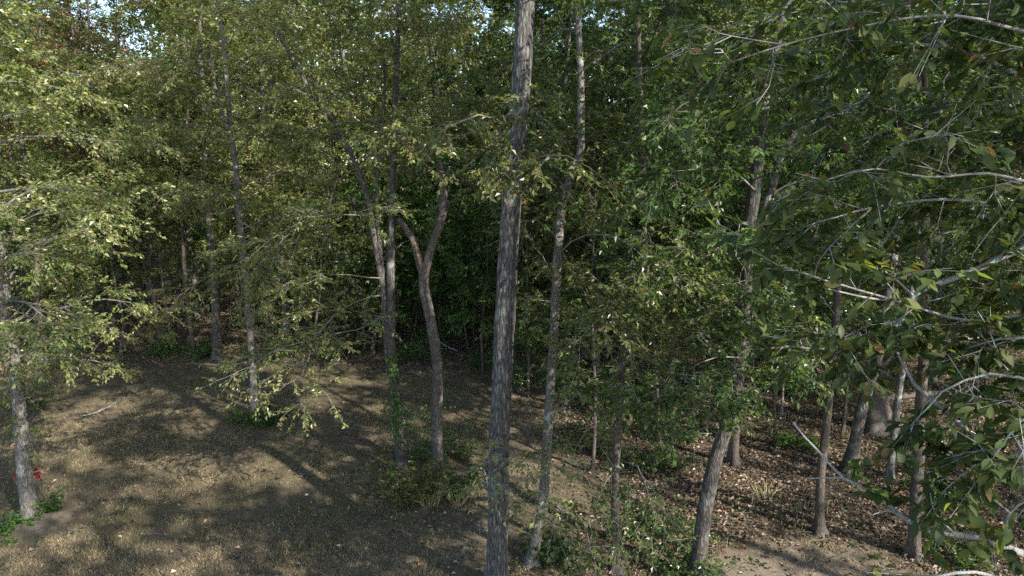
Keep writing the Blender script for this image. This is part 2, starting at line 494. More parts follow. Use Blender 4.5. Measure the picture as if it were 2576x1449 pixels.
def ground():
    xs = np.concatenate([np.linspace(-600, -62, 14), np.linspace(-60, 60, 241), np.linspace(62, 600, 14)])
    ys = np.concatenate([np.linspace(-300, -32, 10), np.linspace(-30, 90, 241), np.linspace(95, 900, 20)])
    X, Y = np.meshgrid(xs, ys)
    rng = np.random.default_rng(1)
    Z = gz(X, Y)
    Z = np.where((abs(X) < 60) & (Y > -30) & (Y < 90), Z + rng.normal(0, 0.012, X.shape), Z)
    Z = Z + 0.16 * np.exp(-(((X + 9.25) / 0.55) ** 2) - (((Y - 12.35) / 0.4) ** 2))
    v = np.stack([X, Y, Z], -1).reshape(-1, 3)
    nx, ny = len(xs), len(ys)
    i = np.arange(ny - 1)[:, None] * nx + np.arange(nx - 1)[None]
    q = np.stack([i, i + 1, i + nx + 1, i + nx], -1).reshape(-1, 4)
    a = Acc(); a.add(v, q=q)
    o = a.build('ground', mk_ground())
    at_ = o.data.attributes.new('dirt', 'FLOAT', 'POINT')
    at_.data.foreach_set('value', dirt_at(v[:, 0], v[:, 1]).astype(np.float32))
    o['kind'] = 'structure'; o['label'] = 'dry grassy clearing running into the leaf-strewn forest floor'
ground()

def grass_and_litter():
    rng = np.random.default_rng(5)
    # ---- grass blades (clumped)
    N = 750000
    y = 9.3 + 19 * rng.uniform(0, 1, N) ** 1.15
    x = rng.uniform(-0.82, 0.82, N) * (y + 2)
    cl = np.clip(vnoise(x, y, .35, 1) * .6 + vnoise(x, y, 1.3, 2) * .9 - .25, 0, 1)
    keep = rng.uniform(0, 1, N) < (1 - 0.9 * litter_at(x, y)) * (1 - 0.9 * dirt_at(x, y)) * (0.35 + 0.65 * cl)
    x = x[keep]; y = y[keep]; n = len(x); cl = cl[keep]
    p = np.stack([x, y, gz(x, y) - 0.01], -1)
    h = rng.uniform(0.02, 0.065, n) * (0.6 + 0.9 * cl)
    a = rng.uniform(0, 2 * PI, n); lean = rng.uniform(0.2, 1.3, n)
    tip = p + np.stack([np.cos(a) * h * lean, np.sin(a) * h * lean, h], -1)
    b = rng.uniform(0, 2 * PI, n); w = rng.uniform(0.003, 0.008, n)
    sd = np.stack([np.cos(b) * w, np.sin(b) * w, np.zeros(n)], -1)
    v = np.stack([p - sd, p + sd, tip], 1).reshape(-1, 3)
    c1 = np.array([(0.29, 0.235, 0.15), (0.19, 0.155, 0.098), (0.115, 0.115, 0.05), (0.085, 0.10, 0.042)], np.float32)
    gp = np.clip((vnoise(x, y, 1.8, 7) - .3) * 2.0, 0.1, 0.9)
    pick = np.where(rng.uniform(0, 1, n) < gp * 0.75, rng.integers(2, 4, n), rng.integers(0, 2, n))
    col = c1[pick] * rng.lognormal(0, 0.14, (n, 1))
    A = Acc(); A.add(v, t=np.arange(3 * n).reshape(-1, 3), tc=col.astype(np.float32))
    o = A.build('grass', M_DRY, smooth=False, colour=True)
    tag(o, 'short dry straw and olive grass of the clearing', 'grass', kind='stuff')
    # ---- fallen leaves
    N = 380000
    y = 9.0 + 40 * rng.uniform(0, 1, N) ** 1.5
    x = rng.uniform(-0.85, 0.85, N) * (y + 2)
    keep = rng.uniform(0, 1, N) < np.maximum(litter_at(x, y), 0.03 * (.2 + 2 * vnoise(x, y, 1.4, 3)))
    x = x[keep]; y = y[keep]; n = len(x)
    p = np.stack([x, y, gz(x, y) + rng.uniform(0.005, 0.05, n)], -1)
    a = rng.uniform(0, 2 * PI, n)
    d = np.stack([np.cos(a), np.sin(a), rng.normal(0, 0.3, n)], -1)
    nn = np.array([0, 0, 1.0]) + rng.normal(0, 0.4, (n, 3))
    c2 = np.array([(0.20, 0.15, 0.115), (0.33, 0.265, 0.21), (0.12, 0.088, 0.068), (0.23, 0.15, 0.09), (0.07, 0.05, 0.04), (0.12, 0.12, 0.06)], np.float32)
    col = c2[rng.choice(6, n, p=[.27, .13, .26, .05, .24, .05])] * rng.lognormal(0, 0.2, (n, 1))
    L = rng.uniform(0.04, 0.11, n)
    B = Acc(); leaves(B, p, d, nn, L, L * rng.uniform(0.5, 0.8, n), col.astype(np.float32), fold=0.35)
    o = B.build('leaf_litter', M_DRY, smooth=False, colour=True)
    tag(o, 'brown fallen leaves covering the forest floor', 'fallen leaves', kind='stuff')
grass_and_litter()
def ground_twigs():
    rng = np.random.default_rng(9)
    n = 2600
    y = 9.2 + 24 * rng.uniform(0, 1, n) ** 1.2; x = rng.uniform(-.8, .8, n) * (y + 2)
    keep = rng.uniform(0, 1, n) < .12 + .88 * litter_at(x, y)
    x, y = x[keep], y[keep]; n = len(x)
    a = rng.uniform(0, 2 * PI, n); L = rng.lognormal(-1.5, .6, n)
    p = np.stack([x, y, gz(x, y) + rng.uniform(.01, .05, n)], -1)
    A = Acc(); d = np.stack([np.cos(a), np.sin(a), rng.normal(0, .06, n)], -1)
    m = p + d * L[:, None] * .5 + rng.normal(0, .02, (n, 3)) * (1, 1, .3); e = m + (d + rng.normal(0, .25, (n, 3)) * (1, 1, .2)) * L[:, None] * .5
    r0 = rng.uniform(.003, .009, n)
    prisms(A, p, m, r0, r0 * .8); prisms(A, m, e, r0 * .8, r0 * .4)
    o = A.build('fallen_twigs', M_LIMB); tag(o, 'thin dead twigs strewn over the litter and grass', 'twigs', kind='stuff')
ground_twigs()
def seedlings():
    rng = np.random.default_rng(19)
    n = 5200
    y = 9.2 + 26 * rng.uniform(0, 1, n) ** 1.1; x = rng.uniform(-.8, .8, n) * (y + 2)
    d = vnoise(x, y, 1.1, 31) * .7 + vnoise(x, y, 3.2, 32) * .5
    keep = (rng.uniform(0, 1, n) < .06 + .94 * litter_at(x, y)) & (rng.uniform(0, 1, n) < np.clip((d - .45) * 2.2, 0, 1))
    x, y = x[keep], y[keep]; n = len(x); m = 9
    c = np.stack([x, y, gz(x, y)], -1)
    h = rng.lognormal(-1.9, .5, (n, 1))
    off = rng.normal(0, 1, (n, m, 3)) * np.stack([h, h, h * .4], -1) * .6; off[..., 2] = np.abs(off[..., 2]) + h * .5
    p = c[:, None] + off
    dd = off * (1, 1, 0) + rng.normal(0, .06, off.shape); nn = np.array([0, 0, 1.]) + rng.normal(0, .4, off.shape)
    L = rng.uniform(.04, .085, n * m)
    A = Acc(); leaves(A, p.reshape(-1, 3), dd.reshape(-1, 3), nn.reshape(-1, 3), L, L * .65, colours(rng, 'dweed', n * m))
    prisms(A, c, c + np.concatenate([h * .1, h * .1, h], 1), np.full(n, .003), np.full(n, .002))
    o = A.build('ground_cover', M_LEAF, smooth=False, colour=True); tag(o, 'small green seedlings scattered through the leaf litter', 'ground cover', kind='stuff')
seedlings()

# ------------------------------------------------------------------ bespoke trees
def make_tree(name, label, pixpath, Y, diam, height, seed, bark, crown=None, stems=(), lowlimbs=(), flare=1.5, group=None, k=14,
              leafmat=None, base=None, lean=(0, 0), taper=1.35, stubs=()):
    """pixpath: trunk centre line in picture pixels from the base up, at distance Y; carried on above the frame to `height`.
    stems: [(pixel path, r0, r1)], lowlimbs: [(pixel path, r0, opts)]"""
    rng = np.random.default_rng(seed)
    P = [at(px, py, Y) for px, py in pixpath]
    b = P[0]
    zb = float(gz(b[0], b[1]))
    if b[2] > zb + 0.02 or base:
        d = nrm(P[0] - P[1])
        b = P[0] + d * (P[0][2] - zb) / max(-d[2], 0.2)
        P.insert(0, b)
    P[0][2] = zb
    P = np.array(P)
    P[1:, 1] += np.cumsum(rng.normal(0, 0.05, len(P) - 1))
    if height > P[-1][2] + 0.3:
        d = nrm(P[-1] - P[-2]); d = nrm(d * 0.6 + np.array([lean[0], lean[1], 1.0]))
        q = P[-1]
        ex = []
        nseg = 5
        for i in range(nseg):
            d = nrm(d + rng.normal(0, 0.06, 3)); q = q + d * (height - P[-1][2]) / nseg; ex.append(q)
        P = np.vstack([P, ex])
    H = P[-1][2] - zb
    h = np.clip((P[:, 2] - zb) / max(height - zb, 0.1), 0, 1)
    R = diam / 2 * (1 - 0.85 * h ** taper)
    path, rad = smooth_path(P, R, 0.12)
    hh = path[:, 2] - zb
    rad = rad * (1 + (flare - 1) * np.exp(-hh / (diam * 1.0)))
    root = thing(name, label, 'tree', tuple(P[0]), 0, group)
    off = P[0]
    wood = Acc(); lb = .55 * np.exp(-hh / (diam * .9))
    tube(wood, np.vstack([path[0] - (0, 0, .25), path]) - off, np.concatenate([[rad[0] * 1.15], rad]), k=k, rough=0.05, rng=rng, lobes=np.concatenate([[.7], lb]))
    cr = Acc()
    if crown:
        z0, z1, rmax, nl, opts = crown
        crown_on(rng, wood, cr, path - off, z0 - off[2], z1 - off[2], dome(rmax, opts.get('low', 0.55)), nl, diam / 2, opts, opts.get('az'))
    for (sx, sy, sl) in stubs:
        a = at(sx, sy, Y - diam * .3) - off; dd = nrm(np.array((rng.choice([-1., 1.]), -.6, .35)))
        tube(wood, [a, a + dd * sl * .5, a + dd * sl + (0, 0, .02)], [.03, .018, .009], k=6)
    wood.build('trunk', bark, root)
    for (pp, r0, r1, *rest) in stems:
        S = np.array([at(*q[:2], q[2] if len(q) > 2 else Y) for q in pp]) - off
        sp, sr = smooth_path(S, np.linspace(r0, r1, len(S)), 0.2)
        w2 = Acc(); tube(w2, sp, sr, k=10, rough=0.05, rng=rng)
        if rest and rest[0]:
            o = rest[0]
            crown_on(rng, w2, cr, sp, sp[0][2] + o['z0'], sp[-1][2], dome(o['rmax'], .6), o['n'], r0, o)
        w2.build('stem', bark, root)
    for (pp, r0, opts) in lowlimbs:
        lw = Acc(); r0 = r0 * 0.62
        S = np.array([at(q[0], q[1], q[2]) for q in pp]) - off
        sp, _ = smooth_path(S, np.ones(len(S)), 0.35)
        sp[1:-1] += rng.normal(0, 0.025, sp[1:-1].shape)
        leafy_limb(rng, lw, cr, sp, r0, opts)
        lw.build('limb', M_LIMB, root)
    if cr.n: cr.build('crown', leafmat or M_LEAF, root, smooth=False, colour=True)
    return root

OL = dict(pal='olive', L=0.088, per=14, subs=3.6, twigs=10, bare=.32, spread=.85)
MI = dict(pal='mix', L=0.090, per=14, subs=3.6, twigs=10, bare=.32, spread=.85)
GR = dict(pal='green', L=0.095, per=14, subs=3.6, twigs=10, bare=.32, spread=.85)
def O(base, **k):
    d = dict(base); d.update(k); return d

make_tree('leaning_tree', 'tree with a pale scaly trunk leaning left at the left edge of the clearing', [(82, 1325), (62, 1190), (48, 1090), (25, 930), (8, 820), (-12, 640)], 12.55, 0.27, 14, 11, M_BARK3,
          lean=(-.25, 0), crown=(3.2, 13.5, 3.0, 42, O(OL)),
          lowlimbs=[([(25, 930, 12.5), (38, 990, 12.2), (42, 1050, 12.0), (70, 1080, 11.9)], 0.03, O(OL, pal='mix', subs=4, bare=.0, spread=.45)),
                    ([(8, 820, 12.5), (60, 760, 12.3), (150, 780, 12.2), (200, 800, 12.0)], 0.03, O(OL, subs=3.4, spread=.7)),
                    ([(4, 800, 12.4), (-20, 700, 11.9), (30, 640, 11.5), (110, 640, 11.5)], 0.03, O(MI, subs=4, spread=.8)),
                    ([(6, 860, 12.4), (-30, 800, 11.9), (-10, 850, 11.6), (20, 910, 11.4)], 0.02, O(MI, subs=4, spread=.6)),
                    ([(0, 700, 12.4), (40, 560, 12.0), (120, 520, 11.8), (210, 580, 11.6)], 0.03, O(OL, subs=5, spread=1.0, bare=.15, twigs=11, per=14))])
make_tree('leafy_tree', 'slim tree standing alone in the clearing with weeds round its foot', [(638, 1052), (636, 930), (618, 720), (600, 560), (590, 430), (573, 330), (566, 220), (560, 120)], 18.5, 0.20, 15.5, 12, M_BARK3,
          crown=(5.2, 15.3, 3.3, 28, O(OL)),
          stems=[([(573, 330), (555, 270), (540, 215), (530, 110)], 0.06, 0.03)],
          lowlimbs=[([(590, 460, 18.5), (550, 465, 17.9), (480, 468, 17.4), (400, 495, 17.0)], 0.04, O(OL, subs=2.4)),
                    ([(572, 338, 18.5), (530, 320, 18.0), (430, 310, 17.5), (330, 300, 17.0)], 0.045, O(OL, subs=2.4)),
                    ([(618, 720, 18.5), (560, 690, 18.0), (480, 720, 17.5), (430, 780, 17.2)], 0.03, O(MI)),
                    ([(618, 700, 18.5), (680, 650, 18.0), (740, 680, 17.5), (800, 760, 17.2)], 0.03, O(MI))])
make_tree('twin_stemmed_tree', 'tall twin-stemmed grey tree with ivy on its lower trunk left of the dead fork', [(1012, 1205), (1000, 1080), (992, 960), (984, 850), (983, 700), (985, 560), (988, 400), (993, 200), (1000, 0)], 14.7, 0.22, 14, 13, M_BARK,
          crown=(6.8, 13.5, 2.7, 24, O(OL, bare=.35, spread=.8)),
          stems=[([(992, 985), (975, 880), (966, 750), (945, 620), (922, 490), (880, 380), (830, 290), (765, 200), (690, 60)], 0.085, 0.03, dict(O(OL), z0=5.0, rmax=1.9, n=9)),
                 ([(968, 760), (958, 640), (948, 540), (950, 440), (962, 320), (968, 190), (960, 60)], 0.05, 0.018, dict(O(OL), z0=3.2, rmax=1.5, n=6))],
          lowlimbs=[([(968, 742, 14.7), (900, 755, 13.9), (830, 800, 13.3), (770, 900, 12.8), (765, 1020, 12.6)], 0.03, O(MI, pal='olive', subs=4, spread=.75, bare=.25, twigs=9, per=12)),
                    ([(962, 795, 14.6), (900, 830, 13.8), (800, 850, 13.2), (690, 880, 12.8), (620, 930, 12.5)], 0.028, O(MI, subs=3.6, spread=.75, bare=.25, twigs=8, per=12)),
                    ([(955, 560, 14.7), (880, 545, 14.2), (780, 545, 13.8), (680, 600, 13.4), (600, 680, 13.2)], 0.03, O(MI, subs=4.5, spread=1.0, bare=.2)),
                    ([(965, 700, 14.7), (880, 690, 14.2), (760, 700, 13.9), (660, 770, 13.5)], 0.025, O(MI, subs=3.6, spread=.85)),
                    ([(985, 345, 14.7), (1060, 290, 14.2), (1150, 280, 13.8), (1230, 330, 13.4)], 0.03, O(MI)),
                    ([(990, 150, 14.7), (1060, 90, 14.2), (1150, 60, 13.8)], 0.03, O(OL)),
                    ([(985, 640, 14.7), (1030, 600, 15.6), (1080, 590, 16.2)], 0.02, O(GR, spread=.6))])

# the dead forked trunk
def dead_tree():
    rng = np.random.default_rng(44)
    Y = 14.6
    pp = [(1102, 1198), (1099, 1050), (1101, 930), (1084, 810), (1068, 730), (1066, 675)]
    P = np.array([at(*q, Y) for q in pp]); P[0][2] = float(gz(P[0][0], P[0][1]))
    off = P[0].copy()
    root = thing('dead_tree', 'dead forked trunk without leaves, its broken left arm resting on the twin-stemmed tree', 'dead tree', tuple(off))
    w = Acc(); a, r = smooth_path(P - off, [.14, .128, .122, .115, .115, .11], .15)
    tube(w, np.vstack([a[0] - (0, 0, .25), a]), np.concatenate([[.17], r]), k=16, rough=.04, rng=rng)
    for q in ((1100, 905), (1104, 985), (1088, 835)):   # knots
        c = at(*q, Y - .12) - off; tube(w, [c, c + (.03, -.04, .01), c + (.04, -.06, .015)], [.05, .035, .01], k=7)
    w.build('trunk', M_DEAD, root)
    w = Acc(); S = np.array([at(*q, Y) for q in [(1066, 700), (1085, 625), (1103, 575), (1117, 520), (1113, 465), (1108, 408)]]) - off
    a, r = smooth_path(S, [.10, .092, .088, .086, .08, .07], .12); tube(w, a, r, k=14, rough=.05, rng=rng)
    for (dx, dz) in ((-.03, .16), (.03, .1), (0, .07)):     # splintered end
        tube(w, [a[-1], a[-1] + (dx, 0, dz)], [.05, .008], k=5)
    s = np.array([at(*q, Y - .02) for q in [(1108, 530), (1104, 500), (1098, 482)]]) - off
    tube(w, s, [.035, .03, .008], k=6)
    s = np.array([at(*q, Y - .05) for q in [(1117, 520), (1135, 508), (1155, 503)]]) - off
    tube(w, s, [.02, .012, .005], k=5)
    w.build('arm', M_DEAD, root)
    w = Acc(); S = np.array([at(*q, Y) for q in [(1066, 700), (1052, 650), (1040, 605), (1020, 575), (1001, 548)]]) - off
    a, r = smooth_path(S, [.085, .078, .075, .065, .05], .12); tube(w, a, r, k=12, rough=.08, rng=rng)
    b = w.build('arm', M_DEAD, root)
    w = Acc(); S = np.array([at(*q, Y - .05) for q in [(1068, 695), (1058, 660), (1047, 622), (1040, 600)]]) - off
    tube(w, S, [.04, .055, .045, .015], k=8, rough=.1, rng=rng)
    sw = w.build('bare_wood', M_WOOD, root); sw['label'] = 'orange-brown stripped wood where the arm split'
dead_tree()

make_tree('big_tree', 'thickest grey ridged-bark trunk in the middle of the view, rising out of the frame', [(1252, 1440), (1254, 1250), (1256, 1100), (1264, 950), (1270, 800), (1280, 620), (1286, 520), (1300, 350), (1313, 180), (1322, 0)], 10.4, 0.325, 21, 15, M_BIG, k=40, taper=1.8, stubs=[(1262, 960, .22), (1290, 430, .25), (1256, 1290, .16)],
          crown=(11.0, 19, 3.8, 11, O(MI, bare=.5, subs=5, twigs=12, per=16)), flare=1.25,
          lowlimbs=[([(1300, 330, 10.4), (1240, 300, 9.7), (1170, 300, 9.2), (1100, 350, 8.9)], 0.03, O(MI, subs=2.8, spread=.8)),
                    ([(1296, 420, 10.4), (1350, 390, 9.8), (1430, 400, 9.3), (1520, 450, 9.0)], 0.03, O(MI, subs=2.8, spread=.8)),
                    ([(1310, 230, 10.2), (1270, 300, 9.6), (1250, 370, 9.3), (1230, 430, 9.1)], 0.02, O(MI, subs=3.0, spread=.6)),
                    ([(1318, 190, 10.3), (1335, 210, 9.7), (1320, 260, 9.3), (1290, 320, 9.1)], 0.018, O(MI, subs=4, spread=.55)),
                    ([(1300, 380, 10.3), (1320, 370, 9.7), (1290, 400, 9.4), (1260, 450, 9.2)], 0.018, O(MI, subs=4, spread=.5))])
make_tree('peeling_tree', 'slender tree with peeling lichen-spotted bark just right of the thickest trunk', [(1335, 1445), (1362, 1280), (1375, 1130), (1384, 1000), (1395, 830), (1407, 620), (1420, 500), (1462, 385), (1464, 300), (1462, 170), (1455, 20)], 11.2, 0.18, 15, 16, M_BARK3,
          crown=(8.0, 14.5, 2.6, 10, O(MI, bare=.5, spread=.6)),
          lowlimbs=[([(1400, 735, 11.2), (1370, 650, 11.0), (1330, 600, 10.9), (1300, 590, 10.8)], 0.018, O(MI, subs=1.0, per=4, bare=.7)),
                    ([(1410, 610, 11.2), (1350, 555, 11.0), (1320, 570, 10.9)], 0.014, O(MI, subs=1.0, per=4, bare=.6)),
                    ([(1395, 765, 11.2), (1360, 755, 11.0), (1330, 745, 10.8)], 0.014, O(MI, subs=1.0, per=4, bare=.5)),
                    ([(1384, 1060, 11.2), (1450, 990, 10.4), (1520, 960, 9.8), (1580, 1000, 9.5)], 0.02, O(GR, subs=3, spread=.7)),
                    ([(1380, 1090, 11.2), (1350, 1180, 9.6), (1360, 1260, 8.9), (1420, 1350, 8.5)], 0.016, O(OL, subs=3.4, spread=.45, per=7)),
                    ([(1405, 640, 11.2), (1480, 590, 10.7), (1560, 600, 10.2), (1650, 680, 9.8)], 0.025, O(GR, subs=3)),
                    ([(1375, 1150, 11.2), (1330, 1130, 10.4), (1270, 1150, 9.6), (1200, 1220, 9.2)], 0.014, O(OL, subs=3, spread=.4, per=7))])
make_tree('slim_tree', 'slim dark tree with drooping foliage halfway between the thickest trunk and the right forked tree', [(1550, 1440), (1548, 1200), (1556, 1100), (1563, 950), (1575, 850), (1600, 740), (1618, 600), (1612, 400), (1604, 200), (1600, 40)], 11.0, 0.155, 13, 17, M_BARK2,
          crown=(4.9, 12.5, 2.6, 15, O(GR, bare=.35, spread=.8)),
          lowlimbs=[([(1560, 1050, 11.0), (1480, 1080, 10.2), (1430, 1180, 9.5), (1400, 1290, 9.0)], 0.018, O(MI, subs=3, spread=.6, per=8)),
                    ([(1560, 980, 11.0), (1640, 930, 10.2), (1730, 950, 9.6), (1800, 1010, 9.2)], 0.02, O(GR, subs=5, spread=1.0, bare=.15, twigs=11, per=14)),
                    ([(1550, 1150, 11.0), (1600, 1180, 10.1), (1640, 1260, 9.5), (1640, 1350, 9.2)], 0.018, O(GR, subs=3, spread=.7, per=9)),
                    ([(1550, 1180, 11.0), (1500, 1250, 10.1), (1480, 1330, 9.6), (1500, 1420, 9.2)], 0.016, O(GR, subs=3, spread=.6, per=8)),
                    ([(1575, 850, 11.0), (1500, 800, 10.3), (1560, 760, 9.8), (1450, 860, 9.4)], 0.02, O(MI, subs=5, spread=1.0, bare=.15, twigs=11, per=14)),
                    ([(1590, 780, 11.0), (1680, 740, 10.4), (1760, 760, 9.9), (1840, 840, 9.5)], 0.022, O(GR, subs=5, spread=1.0, bare=.15, twigs=11, per=14))])
make_tree('forked_tree', 'dark furrowed tree leaning right at the lower right, forking into two limbs above', [(1752, 1440), (1775, 1250), (1802, 1140), (1834, 1030), (1866, 880), (1876, 740), (1884, 600), (1902, 470), (1924, 320), (1945, 195), (1974, 80), (1996, 0)], 10.9, 0.25, 17, 18, M_BARK, k=20,
          crown=(9.2, 16.5, 3.6, 14, O(GR, bare=.5, subs=5, spread=.5, twigs=14, per=18)),
          stems=[([(1884, 600), (1925, 530), (1948, 450), (1975, 370), (2030, 315), (2110, 290), (2200, 230)], 0.085, 0.03, dict(O(GR), z0=.6, rmax=1.8, n=8))],
          lowlimbs=[([(1885, 560, 10.9), (1850, 560, 10.2), (1860, 640, 9.7), (1880, 720, 9.5)], 0.02, O(GR, subs=5, spread=1.0, bare=.15, twigs=11, per=14)),
                    ([(1900, 480, 10.9), (1830, 430, 10.3), (1740, 420, 9.8), (1660, 470, 9.5)], 0.03, O(GR, subs=4.5, spread=1.0, bare=.2)),
                    ([(1880, 660, 10.9), (1820, 640, 10.2), (1740, 650, 9.7), (1700, 700, 9.4)], 0.025, O(MI, subs=4.5, spread=1.0, bare=.2)),
                    ([(1866, 880, 10.9), (1940, 830, 10.2), (2010, 830, 9.8), (2060, 900, 9.5)], 0.022, O(GR, subs=4.5, spread=1.0, bare=.2)),
                    ([(1930, 300, 10.9), (1850, 240, 10.2), (1760, 250, 9.8), (1680, 290, 9.4)], 0.03, O(GR, subs=4.5, spread=1.0, bare=.2)),
                    ([(1866, 900, 10.9), (1800, 900, 10.2), (1730, 930, 9.8), (1690, 1010, 9.5)], 0.022, O(GR, subs=4.5, spread=1.0, bare=.2)),
                    ([(1960, 140, 10.9), (1880, 60, 10.3), (1790, 70, 9.8)], 0.03, O(MI, subs=4.5, spread=1.0, bare=.2))])

# slimmer and farther trunks standing along the clearing and in the litter on the right
edge = [
    # name, label, base/top pixels, diam, height, bark, pal, crown z0, radius, limbs
    ('edge_tree', 'straight dark trunk with a hollow at its foot at the far edge of the clearing', [(547, 905), (541, 700), (528, 560), (518, 400), (512, 250)], .30, 15, M_BARK, 'olive', 5.0, 3.2, 28),
    ('edge_tree', 'thin dark trunk leaning left just left of the straight trunk with the hollow', [(489, 892), (478, 800), (470, 700), (462, 560)], .17, 12, M_BARK2, 'olive', 4.8, 2.6, 16),
    ('edge_tree', 'crooked thin trunk leaning left at the back of the clearing, leftmost of three thin trunks', [(407, 880), (393, 800), (376, 720), (370, 600)], .16, 11, M_BARK2, 'mix', 4.4, 2.4, 14),
    ('edge_tree', 'pencil-thin stem between two thin trunks at the back of the clearing', [(432, 885), (420, 800), (410, 720), (400, 600)], .09, 8, M_BARK2, 'mix', 3.5, 1.8, 10),
    ('wood_tree', 'pale lit trunk slanting behind the thin trunks at the back left', [(500, 800), (488, 690), (470, 560), (460, 400)], .26, 16, M_BARK3, 'olive', 7, 3.0, 16),
    ('litter_tree', 'brown trunk standing close behind the leaning forked tree', [(1845, 1166), (1850, 1040), (1862, 930), (1880, 800), (1888, 640)], .22, 14, M_BARK2, 'green', 5.5, 2.8, 16),
    ('litter_tree', 'slender upright trunk on the leaf litter with its foot beside the dirt trail', [(2061, 1345), (2067, 1200), (2082, 1080), (2094, 960), (2105, 840), (2115, 700)], .17, 12, M_BARK2, 'green', 5.6, 2.4, 12),
    ('ivy_clad_tree', 'leaning trunk in front of the broad flared tree on the right', [(2138, 1190), (2152, 1110), (2168, 1010), (2198, 910), (2225, 800), (2240, 650)], .26, 14, M_BARK, 'green', 6.2, 2.6, 14),
    ('flared_tree', 'broad old trunk with a flared root base on the sunlit leaf litter at right', [(2212, 1085), (2209, 1000), (2222, 900), (2238, 740), (2254, 570), (2262, 400)], .50, 19, M_BARK2, 'deep', 7.5, 4.2, 24),
    ('litter_tree', 'thin straight grey trunk right of the broad flared tree', [(2238, 1200), (2250, 1110), (2266, 1000), (2276, 930), (2284, 820)], .16, 11, M_BARK3, 'green', 5.2, 2.2, 12),
    ('litter_tree', 'thin brown trunk at the lower right with its foot near the bottom edge', [(2298, 1400), (2304, 1280), (2312, 1160), (2320, 1060), (2330, 900)], .20, 12, M_BARK2, 'green', 5.8, 2.2, 10),
    ('sapling', 'very thin pale sapling on the bright litter behind the brown trunk', [(1966, 1045), (1970, 960), (1974, 860)], .07, 7, M_BARK3, 'green', 3.2, 1.6, 9),
    ('wood_tree', 'dark trunk standing behind the peeling tree', [(1432, 935), (1428, 850), (1424, 700), (1420, 560)], .24, 14, M_BARK, 'deep', 5.5, 3.0, 18),
    ('wood_tree', 'short dark trunk right of the one behind the peeling tree', [(1470, 900), (1472, 800), (1476, 680)], .2, 13, M_BARK, 'deep', 4.8, 2.8, 16),
    ('wood_tree', 'dark trunk behind the slim drooping tree', [(1686, 1025), (1690, 900), (1700, 760)], .18, 12, M_BARK2, 'green', 4.2, 2.6, 16),
    ('wood_tree', 'brown trunk far back between the dead fork and the thickest trunk', [(1150, 838), (1150, 750), (1152, 640)], .22, 13, M_BARK2, 'deep', 5.6, 3.0, 16),
    ('wood_tree', 'dark trunk showing just right of the thickest trunk', [(1302, 850), (1304, 740), (1308, 600)], .26, 15, M_BARK, 'deep', 6, 3.0, 16),
    ('wood_tree', 'narrow trunk in the wood left of the broad flared tree', [(2148, 900), (2150, 800), (2158, 650)], .2, 14, M_BARK, 'deep', 6.0, 3.0, 16),
    ('wood_tree', 'dark trunk deep in the wood right of the broad flared tree', [(2340, 960), (2350, 800), (2365, 600)], .24, 15, M_BARK, 'deep', 6.0, 3.0, 16),
    ('wood_tree', 'dark trunk at the back left behind the leaning tree', [(232, 830), (228, 680), (224, 500)], .26, 15, M_BARK2, 'mix', 5.5, 3.4, 20),
    ('wood_tree', 'dark stem at the far left edge of the clearing', [(100, 905), (96, 760), (90, 600)], .2, 13, M_BARK2, 'mix', 4.0, 3.0, 18),
]
for i, (nm, lb, pp, dm, ht, bk, pal, z0, rm, nl) in enumerate(edge):
    g = ground_at(*pp[0])
    far = g[1] > 22
    make_tree(nm, lb, pp, g[1], dm, ht, 100 + i, bk, crown=(z0, ht - .4, rm, nl, O(GR, pal=pal, L=0.115 if far else 0.10, twigwood=not far)),
              flare=1.7 if nm == 'flared_tree' else 1.55, group='trees around the clearing')

mid = [((1490, 1190), 6.5, 1.9, 'green', 'thin leafy sapling in front of the slim drooping tree'), 
       ((1900, 1000), 8.5, 2.2, 'green', 'small leafy tree well behind the leaning forked trunk'), ((2120, 1090), 7.5, 2.0, 'deep', 'small dark tree left of the broad flared trunk'),
       ((1590, 960), 9.0, 2.6, 'mix', 'leafy understory tree behind the slim drooping tree'), ((1400, 950), 8.5, 2.3, 'green', 'leafy understory tree behind the peeling tree'), ((2480, 1000), 8.5, 2.4, 'deep', 'understory tree at the far right edge'),
       ((1500, 1010), 7.5, 2.4, 'mix', 'small leafy tree between the peeling tree and the slim drooping tree'), ((1660, 1120), 7.5, 2.2, 'green', 'small leafy tree left of the leaning forked tree'),
       ((1750, 1000), 8.5, 2.5, 'green', 'leafy understory tree in the wood just left of the brown trunk'), ((1950, 1120), 8.0, 2.0, 'green', 'leafy understory tree right of the brown trunk'),
       ((2030, 990), 9.0, 2.4, 'deep', 'dark leafy understory tree left of the ivy-clad leaning trunk'), ((1330, 1000), 7.0, 1.9, 'green', 'leafy understory tree close behind the thickest trunk'),
       ((2400, 1050), 8.0, 2.3, 'green', 'leafy understory tree at right behind the hanging branches'), ((1215, 930), 7.0, 2.0, 'weed', 'bright green young tree at the end of the trail'),
       ((800, 920), 8.0, 2.4, 'mix', 'young leafy tree at the back of the clearing left of the twin-stemmed tree'), ((300, 900), 9.0, 2.6, 'olive', 'bushy young tree at the back left of the clearing'),
       ((170, 880), 9.5, 2.6, 'olive', 'bushy young tree at the left end of the clearing'), ((670, 900), 8.5, 2.2, 'olive', 'young tree just right of the straight trunk with the hollow')]
for i, (bp, ht, rm, pal, lb) in enumerate(mid):
    g = ground_at(*bp); q = random.Random(i)
    make_tree('understory_tree', lb, [bp, (bp[0] + q.uniform(-8, 8), bp[1] - 90), (bp[0] + q.uniform(-16, 16), bp[1] - 200)], g[1], .09, ht, 170 + i, M_BARK2,
              crown=(2.3 if g[1] < 20 else 1.6, ht - .3, rm, 17, O(GR, pal=pal, L=.10)), group='understory trees')

